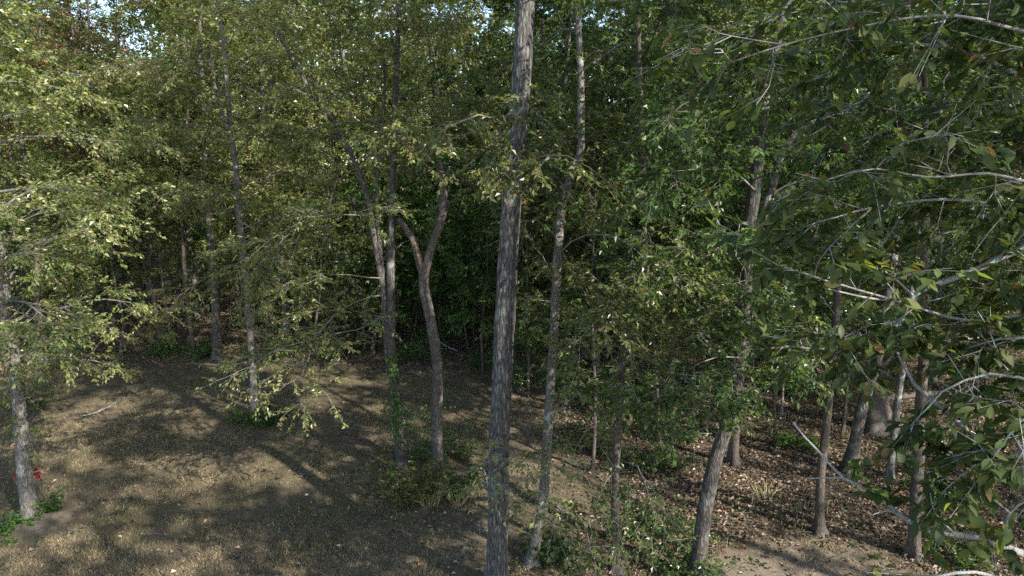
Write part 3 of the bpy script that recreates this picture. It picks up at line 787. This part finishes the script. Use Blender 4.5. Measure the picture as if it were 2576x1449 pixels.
# ------------------------------------------------------------------ variants copied through the wood
def variant(name, label, seed, height, diam, z0, rmax, nl, opts, bark, loc, group):
    rng = np.random.default_rng(seed)
    n = 7
    zz = np.linspace(0, height, n)
    P = np.stack([np.cumsum(rng.normal(0, .14, n)), np.cumsum(rng.normal(0, .14, n)), zz], -1); P[0, :2] = 0
    R = diam / 2 * (1 - .85 * (zz / height) ** 1.25)
    path, rad = smooth_path(P, R, .5)
    rad = rad * (1 + .35 * np.exp(-path[:, 2] / diam))
    root = thing(name, label, 'tree', loc, 0, group)
    w, c = Acc(), Acc()
    tube(w, np.vstack([path[0] - (0, 0, .4), path]), np.concatenate([rad[:1], rad]), k=9)
    crown_on(rng, w, c, path, z0, height - .3, dome(rmax, opts.get('low', .6)), nl, diam / 2, opts)
    w.build('trunk', bark, root); c.build('crown', M_LEAF, root, smooth=False, colour=True)
    return root

FAR = dict(L=0.12, per=13, subs=3.0, twigs=7, bare=.3, spread=.85, twigwood=False, ratio=.6)
HID = (0, -60, 0)
V = {
    'olive': [('tall_tree', 301, 17, .30, 4.5, 3.9, 30, O(FAR, pal='olive'), M_BARK3), ('tall_tree', 302, 15, .26, 2.8, 3.4, 28, O(FAR, pal='olive'), M_BARK2)],
    'mix': [('tall_tree', 303, 18, .32, 3.0, 4.0, 30, O(FAR, pal='mix'), M_BARK), ('tall_tree', 304, 15, .24, 2.4, 3.4, 28, O(FAR, pal='mix'), M_BARK2)],
    'deep': [('tall_tree', 305, 19, .34, 3.6, 4.2, 30, O(FAR, pal='deep'), M_BARK), ('tall_tree', 306, 16, .28, 2.8, 3.8, 28, O(FAR, pal='green'), M_BARK2)],
    'thin': [('tall_tree', 311, 17, .26, 9.0, 3.8, 13, O(FAR, pal='mix', bare=.4, subs=3.2, spread=.7, twigs=8, per=16), M_BARK), ('tall_tree', 312, 16, .24, 8.5, 3.6, 15, O(FAR, pal='olive', bare=.45, subs=3.4, spread=.45, twigs=10, per=14), M_BARK2)],
    'rust': [('rusty_tree', 307, 17, .26, 5.5, 3.2, 24, O(FAR, pal='rust', per=8), M_BARK2)],
    'sap': [('sapling', 308, 5.5, .07, 1.0, 1.9, 13, O(FAR, pal='weed', per=9, twigs=5, bare=.15, L=.12, ratio=.75, lsag=.3, flat=.35), M_BARK2),
            ('sapling', 309, 4.2, .06, 0.7, 1.6, 11, O(FAR, pal='green', per=9, twigs=5, bare=.15, L=.13, ratio=.75, lsag=.3, flat=.35), M_BARK2),
            ('sapling', 310, 7.0, .09, 1.6, 2.1, 14, O(FAR, pal='mix', per=10, twigs=5, bare=.15, L=.11, ratio=.7, lsag=.3), M_BARK2)],
}
proto = {}
used = {}
def put(kind, x, y, s, label, group, rz, which):
    key = (kind, which % len(V[kind]))
    loc = (x, y, float(gz(x, y)))
    if key not in proto:
        nm, seed, h, dm, z0, rm, nl, op, bk = V[kind][key[1]]
        proto[key] = variant(nm, label, seed, h, dm, z0, rm, nl, op, bk, loc, group)
        proto[key].rotation_euler = (0, 0, rz); proto[key].scale = (s,) * 3
        return proto[key]
    return dup(proto[key], loc, rz, s, label, group)

R = random.Random(8)
SIDES = [(-99, -.48, 'far left'), (-.48, -.22, 'left'), (-.22, .02, 'centre left'), (.02, .26, 'centre right'), (.26, .5, 'right'), (.5, 99, 'far right')]
def side_of(x, y):
    r = x / max(y, 1)
    for a, b, n in SIDES:
        if a <= r < b: return n
W1 = 'first second third fourth fifth sixth seventh eighth ninth tenth eleventh twelfth thirteenth fourteenth fifteenth sixteenth seventeenth eighteenth nineteenth twentieth'.split()
def ordinal(q):
    if q < 20: return W1[q]
    return {2: 'twenty', 3: 'thirty', 4: 'forty', 5: 'fifty', 6: 'sixty', 7: 'seventy'}[(q + 1) // 10] + ('-' + W1[(q + 1) % 10 - 1] if (q + 1) % 10 else '-most')
taken = [(o.location.x, o.location.y) for o in bpy.data.objects if o.get('category') in ('tree', 'dead tree')]
def free(x, y, dmin):
    return all((x - a) ** 2 + (y - b) ** 2 > dmin * dmin for a, b in taken)
# rows of the wood, nearest first
rows = [(27, 31, 14, 3.0), (32, 37, 15, 3.6), (39, 46, 17, 4.0), (48, 58, 20, 4.2)]
names_r = ['first row of the wood', 'second row of the wood', 'depths of the wood', 'farthest part of the wood']
for ri, (y0, y1, cnt, dm) in enumerate(rows):
    k = 0; tries = 0; spots_ = []
    while k < cnt and tries < 900:
        tries += 1
        y = R.uniform(y0, y1); x = R.uniform(-.82, .82) * (y + 3)
        if not free(x, y, dm): continue
        taken.append((x, y)); r = x / y
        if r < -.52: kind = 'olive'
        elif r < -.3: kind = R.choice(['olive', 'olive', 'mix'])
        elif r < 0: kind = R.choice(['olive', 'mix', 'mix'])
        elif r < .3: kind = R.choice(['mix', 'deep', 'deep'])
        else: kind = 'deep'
        sc_ = R.uniform(.85, 1.15)
        if -.62 < r < -.45: sc_ = min(sc_, (6.6 + .17 * y) / 18)
        spots_.append((x / y, kind, x, y, sc_, R.uniform(0, 6.28), R.randint(0, 1)))
        k += 1
    spots_.sort()
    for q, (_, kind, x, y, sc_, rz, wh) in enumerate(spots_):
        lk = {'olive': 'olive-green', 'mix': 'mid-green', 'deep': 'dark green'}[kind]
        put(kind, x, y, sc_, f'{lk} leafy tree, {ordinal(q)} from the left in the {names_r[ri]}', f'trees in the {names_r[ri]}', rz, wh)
# rusty-leaved trees at the upper left
for (px, Y, s, lb) in ((255, 27.5, .92, 'thin-crowned tree with rusty red leaves against the sky at upper left'), (345, 31, .86, 'brown-leaved tree behind the rusty one at upper left'), (175, 31, 1.05, 'brown and red tinged tree at the left of the sky gap')):
    p = at(px, 500, Y); put('rust', p[0], Y, s, lb, 'rusty-leaved trees', px * 1.0, 0)
# understory saplings
k = 0; tries = 0; saps = []
while k < 150 and tries < 5000:
    tries += 1
    y = R.uniform(22, 40); x = R.uniform(-.8, .8) * (y + 2)
    if float(litter_at(np.array(x), np.array(y))) < .6 or not free(x, y, 1.3): continue
    if k > 95: x = R.uniform(-7, 9); y = R.uniform(24.5, 33)
    if not free(x, y, 1.1): continue
    if y < 25.5 and x < 2 : continue
    if 1 < x < 9 and y < 25 and R.random() < .6: continue
    taken.append((x, y))
    saps.append((0 if y < 28 else 1 if y < 33 else 2, x / y, x, y, R.uniform(.8, 1.3), R.uniform(0, 6.28), R.randint(0, 2)))
    k += 1
saps.sort(); cnt_ = {}
for (dq, _, x, y, sc_, rz, wh) in saps:
    q = cnt_.get(dq, 0); cnt_[dq] = q + 1; dp = ('front', 'middle', 'back')[dq]
    put('sap', x, y, sc_, f'low leafy sapling, {ordinal(q)} from the left in the {dp} of the undergrowth', f'saplings in the {dp} of the undergrowth', rz, wh)
# trees beside and behind the viewpoint; their crowns shade the clearing
shade = [('thin', 4.2, -1.2, 1.0), ('thin', -3.6, -3.0, 1.0), ('thin', 8.4, -3.2, 1.05), ('thin', .2, -3.6, .95), ('thin', 12.2, 4.6, 1.0), ('mix', 12.5, -1.5, 1.0), ('deep', 16.5, 10.5, 1.0), ('deep', 20, 17, 1.05), ('deep', 26, 10, 1.1), ('mix', 21, 2, 1.0),
         ('deep', 25, 21, 1.1), ('deep', 31, 4, 1.1), ('olive', -17, 15, .95), ('olive', -21, 20.5, 1.0)]
for i, (kd, x, y, s) in enumerate(shade):
    put(kd, x, y, s, f'tall {["mid-green", "dark green", "airy", "olive"][["mix", "deep", "thin", "olive"].index(kd)]} tree outside the frame, {["behind the camera", "right of the camera", "beyond the right edge", "beyond the left edge"][3 if x < 0 and y > 5 else 0 if y < 0 else 1 if y < 8 else 2]}, {W1[i]} of its kind', 'trees just outside the frame', i * 1.3, i)

# far wood closing the view
def far_wood():
    rng = np.random.default_rng(77)
    A = Acc()
    n = 62
    for i in range(n):
        y = rng.uniform(60, 82); x = (i + rng.uniform(-.4, .4)) / n * 130 - 65
        hgt = rng.uniform(17, 23); r = rng.uniform(4, 5.5)
        if -.60 < x / y < -.47: hgt *= .74
        m = 2600
        u = rng.uniform(0, 1, m); th = rng.uniform(0, 2 * PI, m); hz = rng.uniform(0, 1, m)
        rr = r * np.sqrt(u) * np.sqrt(np.clip(1.05 - (hz * 1.1 - .35) ** 2 * 1.6, .05, 1))
        p = np.stack([x + rr * np.cos(th), y + rr * np.sin(th), hgt * hz + float(gz(x, y))], -1)
        d = rng.normal(0, 1, (m, 3)); nn = np.array([0, 0, 1.0]) + rng.normal(0, .7, (m, 3))
        L = rng.uniform(.35, .6, m)
        leaves(A, p, d, nn, L, L * .75, colours(rng, 'mix' if x < 0 else 'green', m))
    o = A.build('far_wood', M_LEAF, smooth=False, colour=True)
    tag(o, 'mass of foliage of the farther wood closing the view', 'wood', kind='stuff')
far_wood()

# ------------------------------------------------------------------ near branches reaching in from the right
HK = dict(pal='hick', L=0.10, per=10, subs=5.2, twigs=9, spread=.55, wob=.3, big=True, ratio=.44, droop=.3, tw=.7, flat=.38, k=8)
def overhanging_tree():
    rng = np.random.default_rng(500)
    base = np.array((6.4, 3.9, float(gz(6.4, 3.9))))
    root = thing('overhanging_tree', 'big-leaved tree beside the camera whose branches hang in from the right edge', 'tree', tuple(base))
    P = np.array([base, (6.35, 3.9, 3), (6.3, 3.95, 6), (6.25, 4.0, 9), (6.4, 4.1, 12), (6.3, 4.2, 15)])
    path, rad = smooth_path(P, [.2, .17, .15, .12, .08, .03], .3)
    w = Acc(); tube(w, np.vstack([path[0] - (0, 0, .3), path]) - base, np.concatenate([[.25], rad]), k=18, rough=.05, rng=rng)
    w.build('trunk', M_BARK, root)
    cr = Acc()
    def T(z): return trunk_interp(path, z)
    brs = [
        # (start on the trunk z, pixel path with distances, r0, options, side twigs)
        (4.6, [(2700, 1400, 4.3), (2576, 1392, 4.3), (2470, 1352, 4.35), (2340, 1335, 4.4), (2262, 1292, 4.5), (2190, 1232, 4.6), (2125, 1203, 4.7), (2062, 1135, 4.8), (1994, 1062, 4.9)], .034, dict(bare=.1, subs=.0)),
        (5.2, [(2720, 1290, 4.5), (2576, 1205, 4.5), (2455, 1095, 4.6), (2375, 1025, 4.7), (2310, 965, 4.8), (2268, 890, 4.9), (2225, 835, 5.0)], .036, dict(bare=.1, subs=.0)),
        (6.0, [(2720, 590, 5.0), (2576, 622, 5.0), (2470, 672, 5.0), (2380, 706, 5.0), (2296, 742, 5.0), (2272, 800, 5.0), (2210, 846, 5.0), (2120, 872, 5.0), (1990, 872, 5.1)], .036, dict(bare=.3, subs=1.8)),
        (7.2, [(2800, 330, 5.2), (2576, 205, 5.2), (2520, 175, 5.2), (2475, 148, 5.2), (2380, 118, 5.2), (2290, 108, 5.1), (2200, 100, 5.1)], .036, dict(bare=.15)),
        (7.0, [(2800, 300, 5.8), (2600, 250, 5.8), (2400, 262, 5.8), (2260, 280, 5.8), (2180, 262, 5.7), (2080, 285, 5.6)], .02, dict(bare=.2)),
        (7.6, [(2800, 120, 4.6), (2576, 80, 4.6), (2400, 40, 4.6), (2200, 60, 4.6), (1980, 110, 4.6), (1830, 160, 4.6)], .017, dict(bare=.1)),
        (6.6, [(2800, 480, 4.8), (2620, 470, 4.8), (2480, 440, 4.8), (2330, 450, 4.8), (2200, 430, 4.8), (2060, 460, 4.8)], .016, dict(bare=.1)),
        (5.6, [(2800, 900, 4.6), (2640, 860, 4.6), (2520, 850, 4.7), (2420, 880, 4.8)], .025, dict(bare=.1)),
        (5.2, [(2750, 1100, 4.0), (2600, 1050, 4.0), (2540, 1090, 4.0), (2480, 1180, 4.05)], .02, dict(bare=.1)),
        (8.2, [(2700, -60, 5.0), (2500, -40, 5.0), (2300, 10, 5.0), (2100, 0, 5.0), (1950, 40, 5.0)], .018, dict(bare=.05)),
        (7.0, [(2800, 600, 6.2), (2600, 560, 6.2), (2450, 540, 6.2), (2300, 560, 6.2), (2150, 600, 6.2)], .02, dict(bare=.1)),
        (4.4, [(2760, 1560, 3.9), (2600, 1490, 3.9), (2450, 1440, 3.9), (2300, 1460, 3.9), (2150, 1470, 4.0)], .022, dict(bare=.05, subs=3.2, tw=.8, pal='mix', L=.09)),
        (5.6, [(2800, 1000, 4.4), (2620, 965, 4.4), (2480, 940, 4.5), (2360, 985, 4.5), (2300, 1060, 4.5)], .02, dict(bare=.05, L=.125, subs=4)),
        (5.4, [(2800, 1080, 4.2), (2640, 1090, 4.2), (2540, 1150, 4.2), (2450, 1170, 4.3), (2380, 1230, 4.3)], .02, dict(bare=.05, L=.125, subs=3.4)),
        (6.2, [(2800, 760, 4.9), (2600, 790, 4.9), (2430, 810, 4.9), (2250, 760, 4.9), (2080, 715, 4.9), (1960, 680, 4.9)], .022, dict(bare=.1, L=.12, subs=4)),
        (6.4, [(2800, 640, 5.3), (2600, 540, 5.3), (2400, 500, 5.3), (2200, 520, 5.3), (2050, 560, 5.3)], .022, dict(bare=.1, L=.115, subs=4)),
        (6.0, [(2800, 880, 5.4), (2600, 850, 5.4), (2400, 860, 5.4), (2200, 850, 5.4), (2060, 840, 5.4)], .018, dict(bare=.1, L=.12, subs=3.6)),
        (7.5, [(2800, 260, 6.0), (2600, 340, 6.0), (2420, 360, 6.0), (2250, 340, 6.0), (2100, 370, 6.0)], .018, dict(bare=.1)),
    ]
    for z, pp, r0, op in brs:
        S = np.array([at(*q) for q in pp])
        S = np.vstack([T(z)[None], S]) - base
        sp, rr = smooth_path(S, np.linspace(r0 * .95, r0 * .16, len(S)), .12)
        sp[1:-1] += np.cumsum(rng.normal(0, .004, sp[1:-1].shape), 0) * 0.5
        b = Acc(); tube(b, sp, rr, k=8, rough=.07, rng=rng)
        o = O(HK, **op)
        n0 = int(len(sp) * .3)
        if o['subs'] > 0:
            leafy_limb(rng, b, cr, sp[n0:], r0 * .5, o)
        b.build('branch', M_TWIG, root)
    # leaf whorls and bare side twigs on the two low branches
    def twig(pts, r):
        b = Acc()
        S = np.array([at(*q) for q in pts]) - base
        sp, rr = smooth_path(S, np.linspace(r, r * .35, len(S)), .06); tube(b, sp, rr, k=6, rough=.06, rng=rng); b.build('twig', M_TWIG, root)
    twig([(2125, 1203, 4.7), (2080, 1202, 4.7), (2028, 1204, 4.75)], .009)
    twig([(2138, 1200, 4.7), (2150, 1160, 4.65)], .009)
    twig([(2262, 1292, 4.5), (2230, 1285, 4.4), (2195, 1295, 4.35)], .009)
    twig([(2285, 1310, 4.5), (2340, 1225, 4.4), (2352, 1198, 4.4)], .008)
    twig([(2400, 1342, 4.35), (2352, 1290, 4.3), (2340, 1240, 4.3)], .008)
    twig([(2520, 1372, 4.3), (2540, 1290, 4.2), (2590, 1255, 4.2)], .016)
    twig([(2540, 1290, 4.2), (2490, 1250, 4.15), (2440, 1225, 4.1)], .009)
    twig([(2296, 742, 5.0), (2250, 700, 5.0), (2215, 675, 4.9)], .01)
    twig([(2290, 756, 5.0), (2200, 752, 4.9), (2130, 738, 4.85), (2075, 725, 4.8)], .011)
    twig([(2285, 762, 5.0), (2350, 755, 5.0), (2400, 738, 5.0)], .009)
    twig([(2268, 890, 4.9), (2290, 850, 4.9), (2300, 805, 4.85)], .007)
    twig([(2375, 1025, 4.7), (2410, 985, 4.6), (2450, 965, 4.6)], .007)
    twig([(2576, 1205, 4.5), (2560, 1120, 4.4), (2545, 1050, 4.4)], .012)
    whorls = [(2160, 1170, 4.55), (2200, 1235, 4.5), (2225, 1250, 4.6), (2260, 1240, 4.5), (2170, 1245, 4.45), (2350, 1215, 4.4), (2440, 1225, 4.1), (2445, 1300, 4.0), (2390, 1040, 4.6), (2420, 1090, 4.5), (2500, 1130, 4.3),
              (2480, 1230, 4.3), (2540, 1100, 4.3), (2330, 1030, 4.7), (2300, 880, 4.8), (2400, 930, 4.7), (2480, 980, 4.6), (2550, 950, 4.5), (2230, 830, 4.9), (2100, 860, 4.9), (2060, 880, 5), (2000, 880, 5), (1940, 860, 5.05),
              (2040, 720, 4.8), (1980, 680, 4.8), (1990, 770, 4.9), (1900, 790, 5), (2200, 660, 4.9), (2500, 1320, 4.1), (2560, 1400, 4.0), (2440, 1380, 4.1), (2350, 1120, 4.5), (2400, 1150, 4.4), (2390, 1260, 4.3), (2540, 1200, 4.2)]
    org = np.array([at(*q) for q in whorls]) - base
    for o_ in org:
        m = rng.integers(6, 10)
        a = rng.uniform(0, 2 * PI, m)
        d = np.stack([np.cos(a), np.sin(a), rng.uniform(-.7, .15, m)], -1)
        nn = np.array([0, 0, 1.0]) + rng.normal(0, .35, (m, 3))
        L = rng.uniform(.09, .16, m)
        big_leaves(cr, o_ + rng.normal(0, .025, (m, 3)), d, nn, L, L * .52, colours(rng, 'hick', m), rng=rng)
    cr.build('crown', M_LEAF_NEAR, root, smooth=True, colour=True)
    # its upper crown, above the frame
    up = Acc(); uw = Acc()
    crown_on(rng, uw, up, path - base, 9.6, 14.6, dome(3.2), 8, .14, O(HK, big=False, tw=1.0, L=.12, bare=.5, subs=5, spread=.5, twigs=14, per=18))
    up.build('upper_crown', M_LEAF, root, smooth=False, colour=True); uw.build('limb', M_TWIG, root)
overhanging_tree()

# ------------------------------------------------------------------ small plants and things on the ground
def plant(name, label, cat, x, y, seed, n_st, h, spread, L, pal, per=6, ratio=.6, extra=None):
    rng = np.random.default_rng(seed)
    root = thing(name, label, cat, (x, y, float(gz(x, y))))
    w, c = Acc(), Acc()
    org, dr = [], []
    for i in range(n_st):
        a = rng.uniform(0, 2 * PI); s = rng.uniform(0, spread * .6)
        p0 = np.array((math.cos(a) * s, math.sin(a) * s, -.02))
        sp = curve_pts(rng, p0, (math.cos(a) * .5, math.sin(a) * .5, 1.2), h * rng.uniform(.5, 1.1), 5, .3, .12)
        tube(w, sp, np.linspace(.008, .003, 5), k=4)
        for q in range(1, 5):
            for r_ in range(2):
                org.append(sp[q]); aa = rng.uniform(0, 2 * PI); dr.append((math.cos(aa), math.sin(aa), .3))
    sprays(rng, w, c, np.array(org), np.array(dr), rng.uniform(.08, .25, len(org)) * max(.6, h), per, L, pal, ratio=ratio)
    w.build('stem', M_BARK2, root)
    c.build('foliage', M_LEAF, root, smooth=False, colour=True)
    if extra: extra(root, rng)
    return root

def gp(px, py): return ground_at(px, py)[:2]
def red_sprig(root, rng):
    c, w = Acc(), Acc(); n = 7
    P = np.array([[0, 0, .3], [-.1, -.05, .62], [-.2, -.08, .92]])
    tube(w, P, [.007, .006, .004], k=5); w.build('twig', M_BARK2, root)
    sprays(rng, None, c, np.repeat(P[2:], n, 0), rng.normal(0, 1, (n, 3)) + (-.3, -.2, .2), np.full(n, .16), 6, .11, 'red', ratio=.75)
    o = c.build('red_leaves', M_LEAF, root, smooth=False, colour=True); o['label'] = 'crimson leaves at the top of the sprig'
x, y = gp(118, 1290); plant('vine_sprig', 'green sprig tipped with crimson leaves beside the leaning tree', 'plant', x, y, 601, 6, .6, .25, .08, 'weed', extra=red_sprig)
x, y = gp(35, 1335); plant('weed_clump', 'bright green low weeds left of the leaning tree foot', 'plant', x, y, 602, 22, .28, .8, .08, 'weed')
x, y = gp(655, 1060); plant('weed_clump', 'dark green weeds round the foot of the lone slim tree', 'plant', x, y, 603, 40, .4, 1.1, .08, 'dweed')
x, y = gp(1035, 1255); plant('shrub', 'leafy shrub with red leaves in front of the twin-stemmed tree', 'shrub', x, y, 604, 40, 1.05, .75, .08, 'shrub', per=7)
x, y = gp(1150, 1240); plant('shrub', 'green shrub at the foot of the dead forked trunk', 'shrub', x, y, 605, 18, .6, .7, .07, 'weed')
x, y = gp(1062, 1160); plant('shrub', 'tall thin green brush between the twin-stemmed tree and the dead trunk', 'shrub', x, y, 606, 26, 1.8, .4, .06, 'weed')
x, y = gp(1150, 1150); plant('shrub', 'brush behind the dead forked trunk', 'shrub', x, y, 607, 20, .7, .8, .06, 'dweed')
spots = [(1040, 905, 'weedy undergrowth at the back of the clearing by the twin-stemmed tree', 1.0, 'dweed'), (1320, 975, 'dark bush behind the thickest trunk', 1.3, 'dweed'), (1440, 990, 'dark bush behind the peeling tree', 1.1, 'dweed'),
         (1560, 1040, 'dark bush on the litter behind the slim drooping tree', .8, 'dweed'), (410, 893, 'small bright plant at the foot of the thin trunks', .5, 'weed'), (510, 897, 'yellow-green plant between the thin trunks', .5, 'weed'),
         
         (1240, 920, 'bushy undergrowth at the end of the trail', .7, 'dweed'), (700, 905, 'tangled green brush at the far side of the clearing', 1.0, 'dweed'), (1700, 1100, 'straggling brush left of the leaning forked tree', .6, 'dweed'),
         (150, 930, 'leafy bush at the left end of the clearing', 1.3, 'weed'), (60, 1030, 'leafy bush behind the leaning tree', 1.1, 'dweed'), (1700, 1440, 'broad-leaved weeds at the foot of the leaning forked tree', .8, 'dweed'),
         (860, 895, 'brush under the low branches of the twin-stemmed tree', .9, 'dweed'), (1400, 1400, 'thin weeds under the peeling tree', .5, 'dweed'), (2000, 1120, 'seedlings on the bright litter at right', .4, 'weed'), (1640, 1180, 'low dark brush right of the slim drooping tree', .7, 'dweed'),
         (1480, 1120, 'dark brush on the litter left of the slim drooping tree', .7, 'dweed'), 
         (2360, 1250, 'green seedlings at the right under the hanging branches', .4, 'weed'), (2420, 1400, 'weedy patch at the bottom right under the hanging branches', .5, 'dweed'), (1600, 1330, 'thin brush left of the foot of the leaning forked tree', .6, 'dweed'),
         (1960, 990, 'young green brush on the sunlit litter in the middle right', .8, 'weed'), (1780, 960, 'green brush in the wood left of the brown trunk', 1.1, 'weed'), (1350, 880, 'green brush in the wood behind the peeling tree', 1.1, 'weed'),
         (1090, 860, 'green brush in the wood behind the dead fork', 1.0, 'weed')]
for i, (px, py, lb, h, pl) in enumerate(spots):
    x, y = gp(px, py); plant('shrub' if h > .6 else 'weed_clump', lb, 'shrub' if h > .6 else 'plant', x, y, 620 + i, int(16 + 14 * h), h, .5 + .9 * h, .08, pl)

def tall_grass(px, py, label, seed, n=46, h=.75):
    rng = np.random.default_rng(seed); x, y = gp(px, py)
    A = Acc()
    for i in range(n):
        a = rng.uniform(0, 2 * PI); s = rng.uniform(0, .18)
        p = curve_pts(rng, (math.cos(a) * s, math.sin(a) * s, -.02), (math.cos(a) * .35, math.sin(a) * .35, 1), h * rng.uniform(.5, 1.1), 6, 1.1, .06)
        tube(A, p, np.linspace(.009, .002, 6), k=3)
    o = A.build('grass_tuft', M_STRAW); o.location = (x, y, float(gz(x, y))); tag(o, label, 'grass tuft')
m, nt, N, K = nodes('straw'); M_STRAW = m
N['Principled BSDF'].inputs['Roughness'].default_value = .7
tcn = N.new('ShaderNodeTexCoord'); nn_ = N.new('ShaderNodeTexNoise'); nn_.inputs['Scale'].default_value = 9
K.new(tcn.outputs['Object'], nn_.inputs['Vector'])
crn = N.new('ShaderNodeValToRGB'); crn.color_ramp.elements[0].color = (.14, .17, .05, 1); crn.color_ramp.elements[1].color = (.38, .33, .16, 1); crn.color_ramp.elements[0].position = .35; crn.color_ramp.elements[1].position = .65
K.new(nn_.outputs[0], crn.inputs[0]); K.new(crn.outputs[0], N['Principled BSDF'].inputs['Base Color'])
tall_grass(1082, 1270, 'tall arching straw grass in front of the dead forked trunk', 701)
tall_grass(1150, 1262, 'green-yellow grass tuft right of the shrub with red leaves', 702, 40, .6)
tall_grass(1600, 1075, 'spreading grass tuft on the litter right of the slim drooping tree', 703, 50, .6)
tall_grass(1925, 1250, 'small grass tuft at the edge of the trail', 704, 24, .4)

def ivy():
    rng = np.random.default_rng(720)
    root = thing('ivy_vine', 'green ivy climbing the lower trunk of the twin-stemmed tree', 'vine', tuple(at(1004, 1120, 14.55)))
    off = np.array(root.location)
    P = np.array([at(1004, 1120, 14.58), at(998, 1040, 14.55), at(990, 960, 14.53), at(984, 900, 14.52)]) - off
    w = Acc(); sp, rr = smooth_path(P, [.012, .01, .008, .006], .1); tube(w, sp, rr, k=5); w.build('stem', M_BARK2, root)
    c = Acc(); i = rng.integers(0, len(sp), 150)
    sprays(rng, None, c, sp[i] + rng.normal(0, .05, (150, 3)), rng.normal(0, 1, (150, 3)) + (-.2, -.8, 0), np.full(150, .08), 4, .06, 'weed', ratio=.8)
    c.build('foliage', M_LEAF, root, smooth=False, colour=True)
ivy()

def fallen(px, py, label, seed, L=1.0, n=3, r=.018):
    rng = np.random.default_rng(seed); x, y = gp(px, py); A = Acc()
    a0 = rng.uniform(0, PI)
    main = curve_pts(rng, (0, 0, .04), (math.cos(a0), math.sin(a0), .03), L, 7, 0, .15); main[:, 2] = np.abs(main[:, 2]) * .5 + .03
    tube(A, main, np.linspace(r, r * .3, 7), k=6)
    for i in range(n):
        s = main[rng.integers(1, 5)]; a = a0 + rng.choice([-1, 1]) * rng.uniform(.5, 1.1)
        b = curve_pts(rng, s, (math.cos(a), math.sin(a), .3), L * rng.uniform(.3, .5), 5, .3, .15); b[:, 2] = np.maximum(b[:, 2], .02)
        tube(A, b, np.linspace(r * .5, r * .15, 5), k=4)
    o = A.build('fallen_branch', M_TWIG); o.location = (x, y, float(gz(x, y))); tag(o, label, 'branch')
fallen(210, 1050, 'bare bent branch lying on the grass at left', 801, 1.0)
fallen(1190, 760, 'bleached fallen branches in the wood behind the dead fork', 802, 2.6, 6, .04)
fallen(1230, 1235, 'dry branch lying right of the dead trunk', 803, 1.6, 5)
fallen(1150, 885, 'twisted grey branch at the back of the clearing', 804, 1.2, 5, .035)
fallen(1640, 1085, 'dry branch on the litter left of the leaning forked tree', 805, 1.6, 4)
fallen(2440, 1190, 'brush pile branch on the litter at the right', 806, 2.0, 7, .025)

def flowers():
    rng = np.random.default_rng(730)
    m, nt, N, K = nodes('violet_petals'); N['Principled BSDF'].inputs['Base Color'].default_value = (.20, .15, .36, 1); N['Principled BSDF'].inputs['Roughness'].default_value = .6
    x, y = gp(1206, 1370)
    root = thing('wildflower', 'small violet wildflower spike left of the thickest trunk', 'flower', (x, y, float(gz(x, y))))
    w = Acc(); tube(w, [(0, 0, -.02), (.01, 0, .2), (0, .01, .42)], [.006, .005, .003], k=5); w.build('stem', M_STRAW, root)
    c = Acc(); n = 26
    p = np.stack([rng.normal(0, .012, n), rng.normal(0, .012, n), rng.uniform(.26, .44, n)], -1)
    leaves(c, p, rng.normal(0, 1, (n, 3)), rng.normal(0, 1, (n, 3)), np.full(n, .026), np.full(n, .014), np.ones((n, 3), np.float32)); c.build('flower', m, root, smooth=False, colour=True)
def log(px, py, label, seed, L, rad, ang):
    rng = np.random.default_rng(seed); x, y = gp(px, py); A = Acc()
    d = np.array((math.cos(ang), math.sin(ang), 0)); t = np.linspace(-.5, .5, 12)[:, None] * L
    P = np.array((0, 0, rad * .7)) + d * t + rng.normal(0, .012, (12, 3))
    for q in P: q[2] += float(gz(x + q[0], y + q[1]) - gz(x, y))
    tube(A, P, np.linspace(rad, rad * .7, 12), k=12, rough=.06, rng=rng)
    tube(A, [P[7], P[7] + (.05, -.1, rad + .12)], [rad * .35, rad * .15], k=6)
    o = A.build('fallen_log', M_DEAD); o.location = (x, y, float(gz(x, y))); tag(o, label, 'log')
log(2300, 1000, 'fallen log on the litter behind the broad flared tree', 901, 3.2, .11, .2)
log(1150, 800, 'dark fallen log in the wood behind the dead fork', 902, 3.0, .12, -.15)
log(1760, 1085, 'thin fallen log on the litter left of the brown trunk', 903, 2.2, .06, .5)
flowers()
print('objects', len(bpy.data.objects), 'polys', sum(len(m.polygons) for m in bpy.data.meshes))
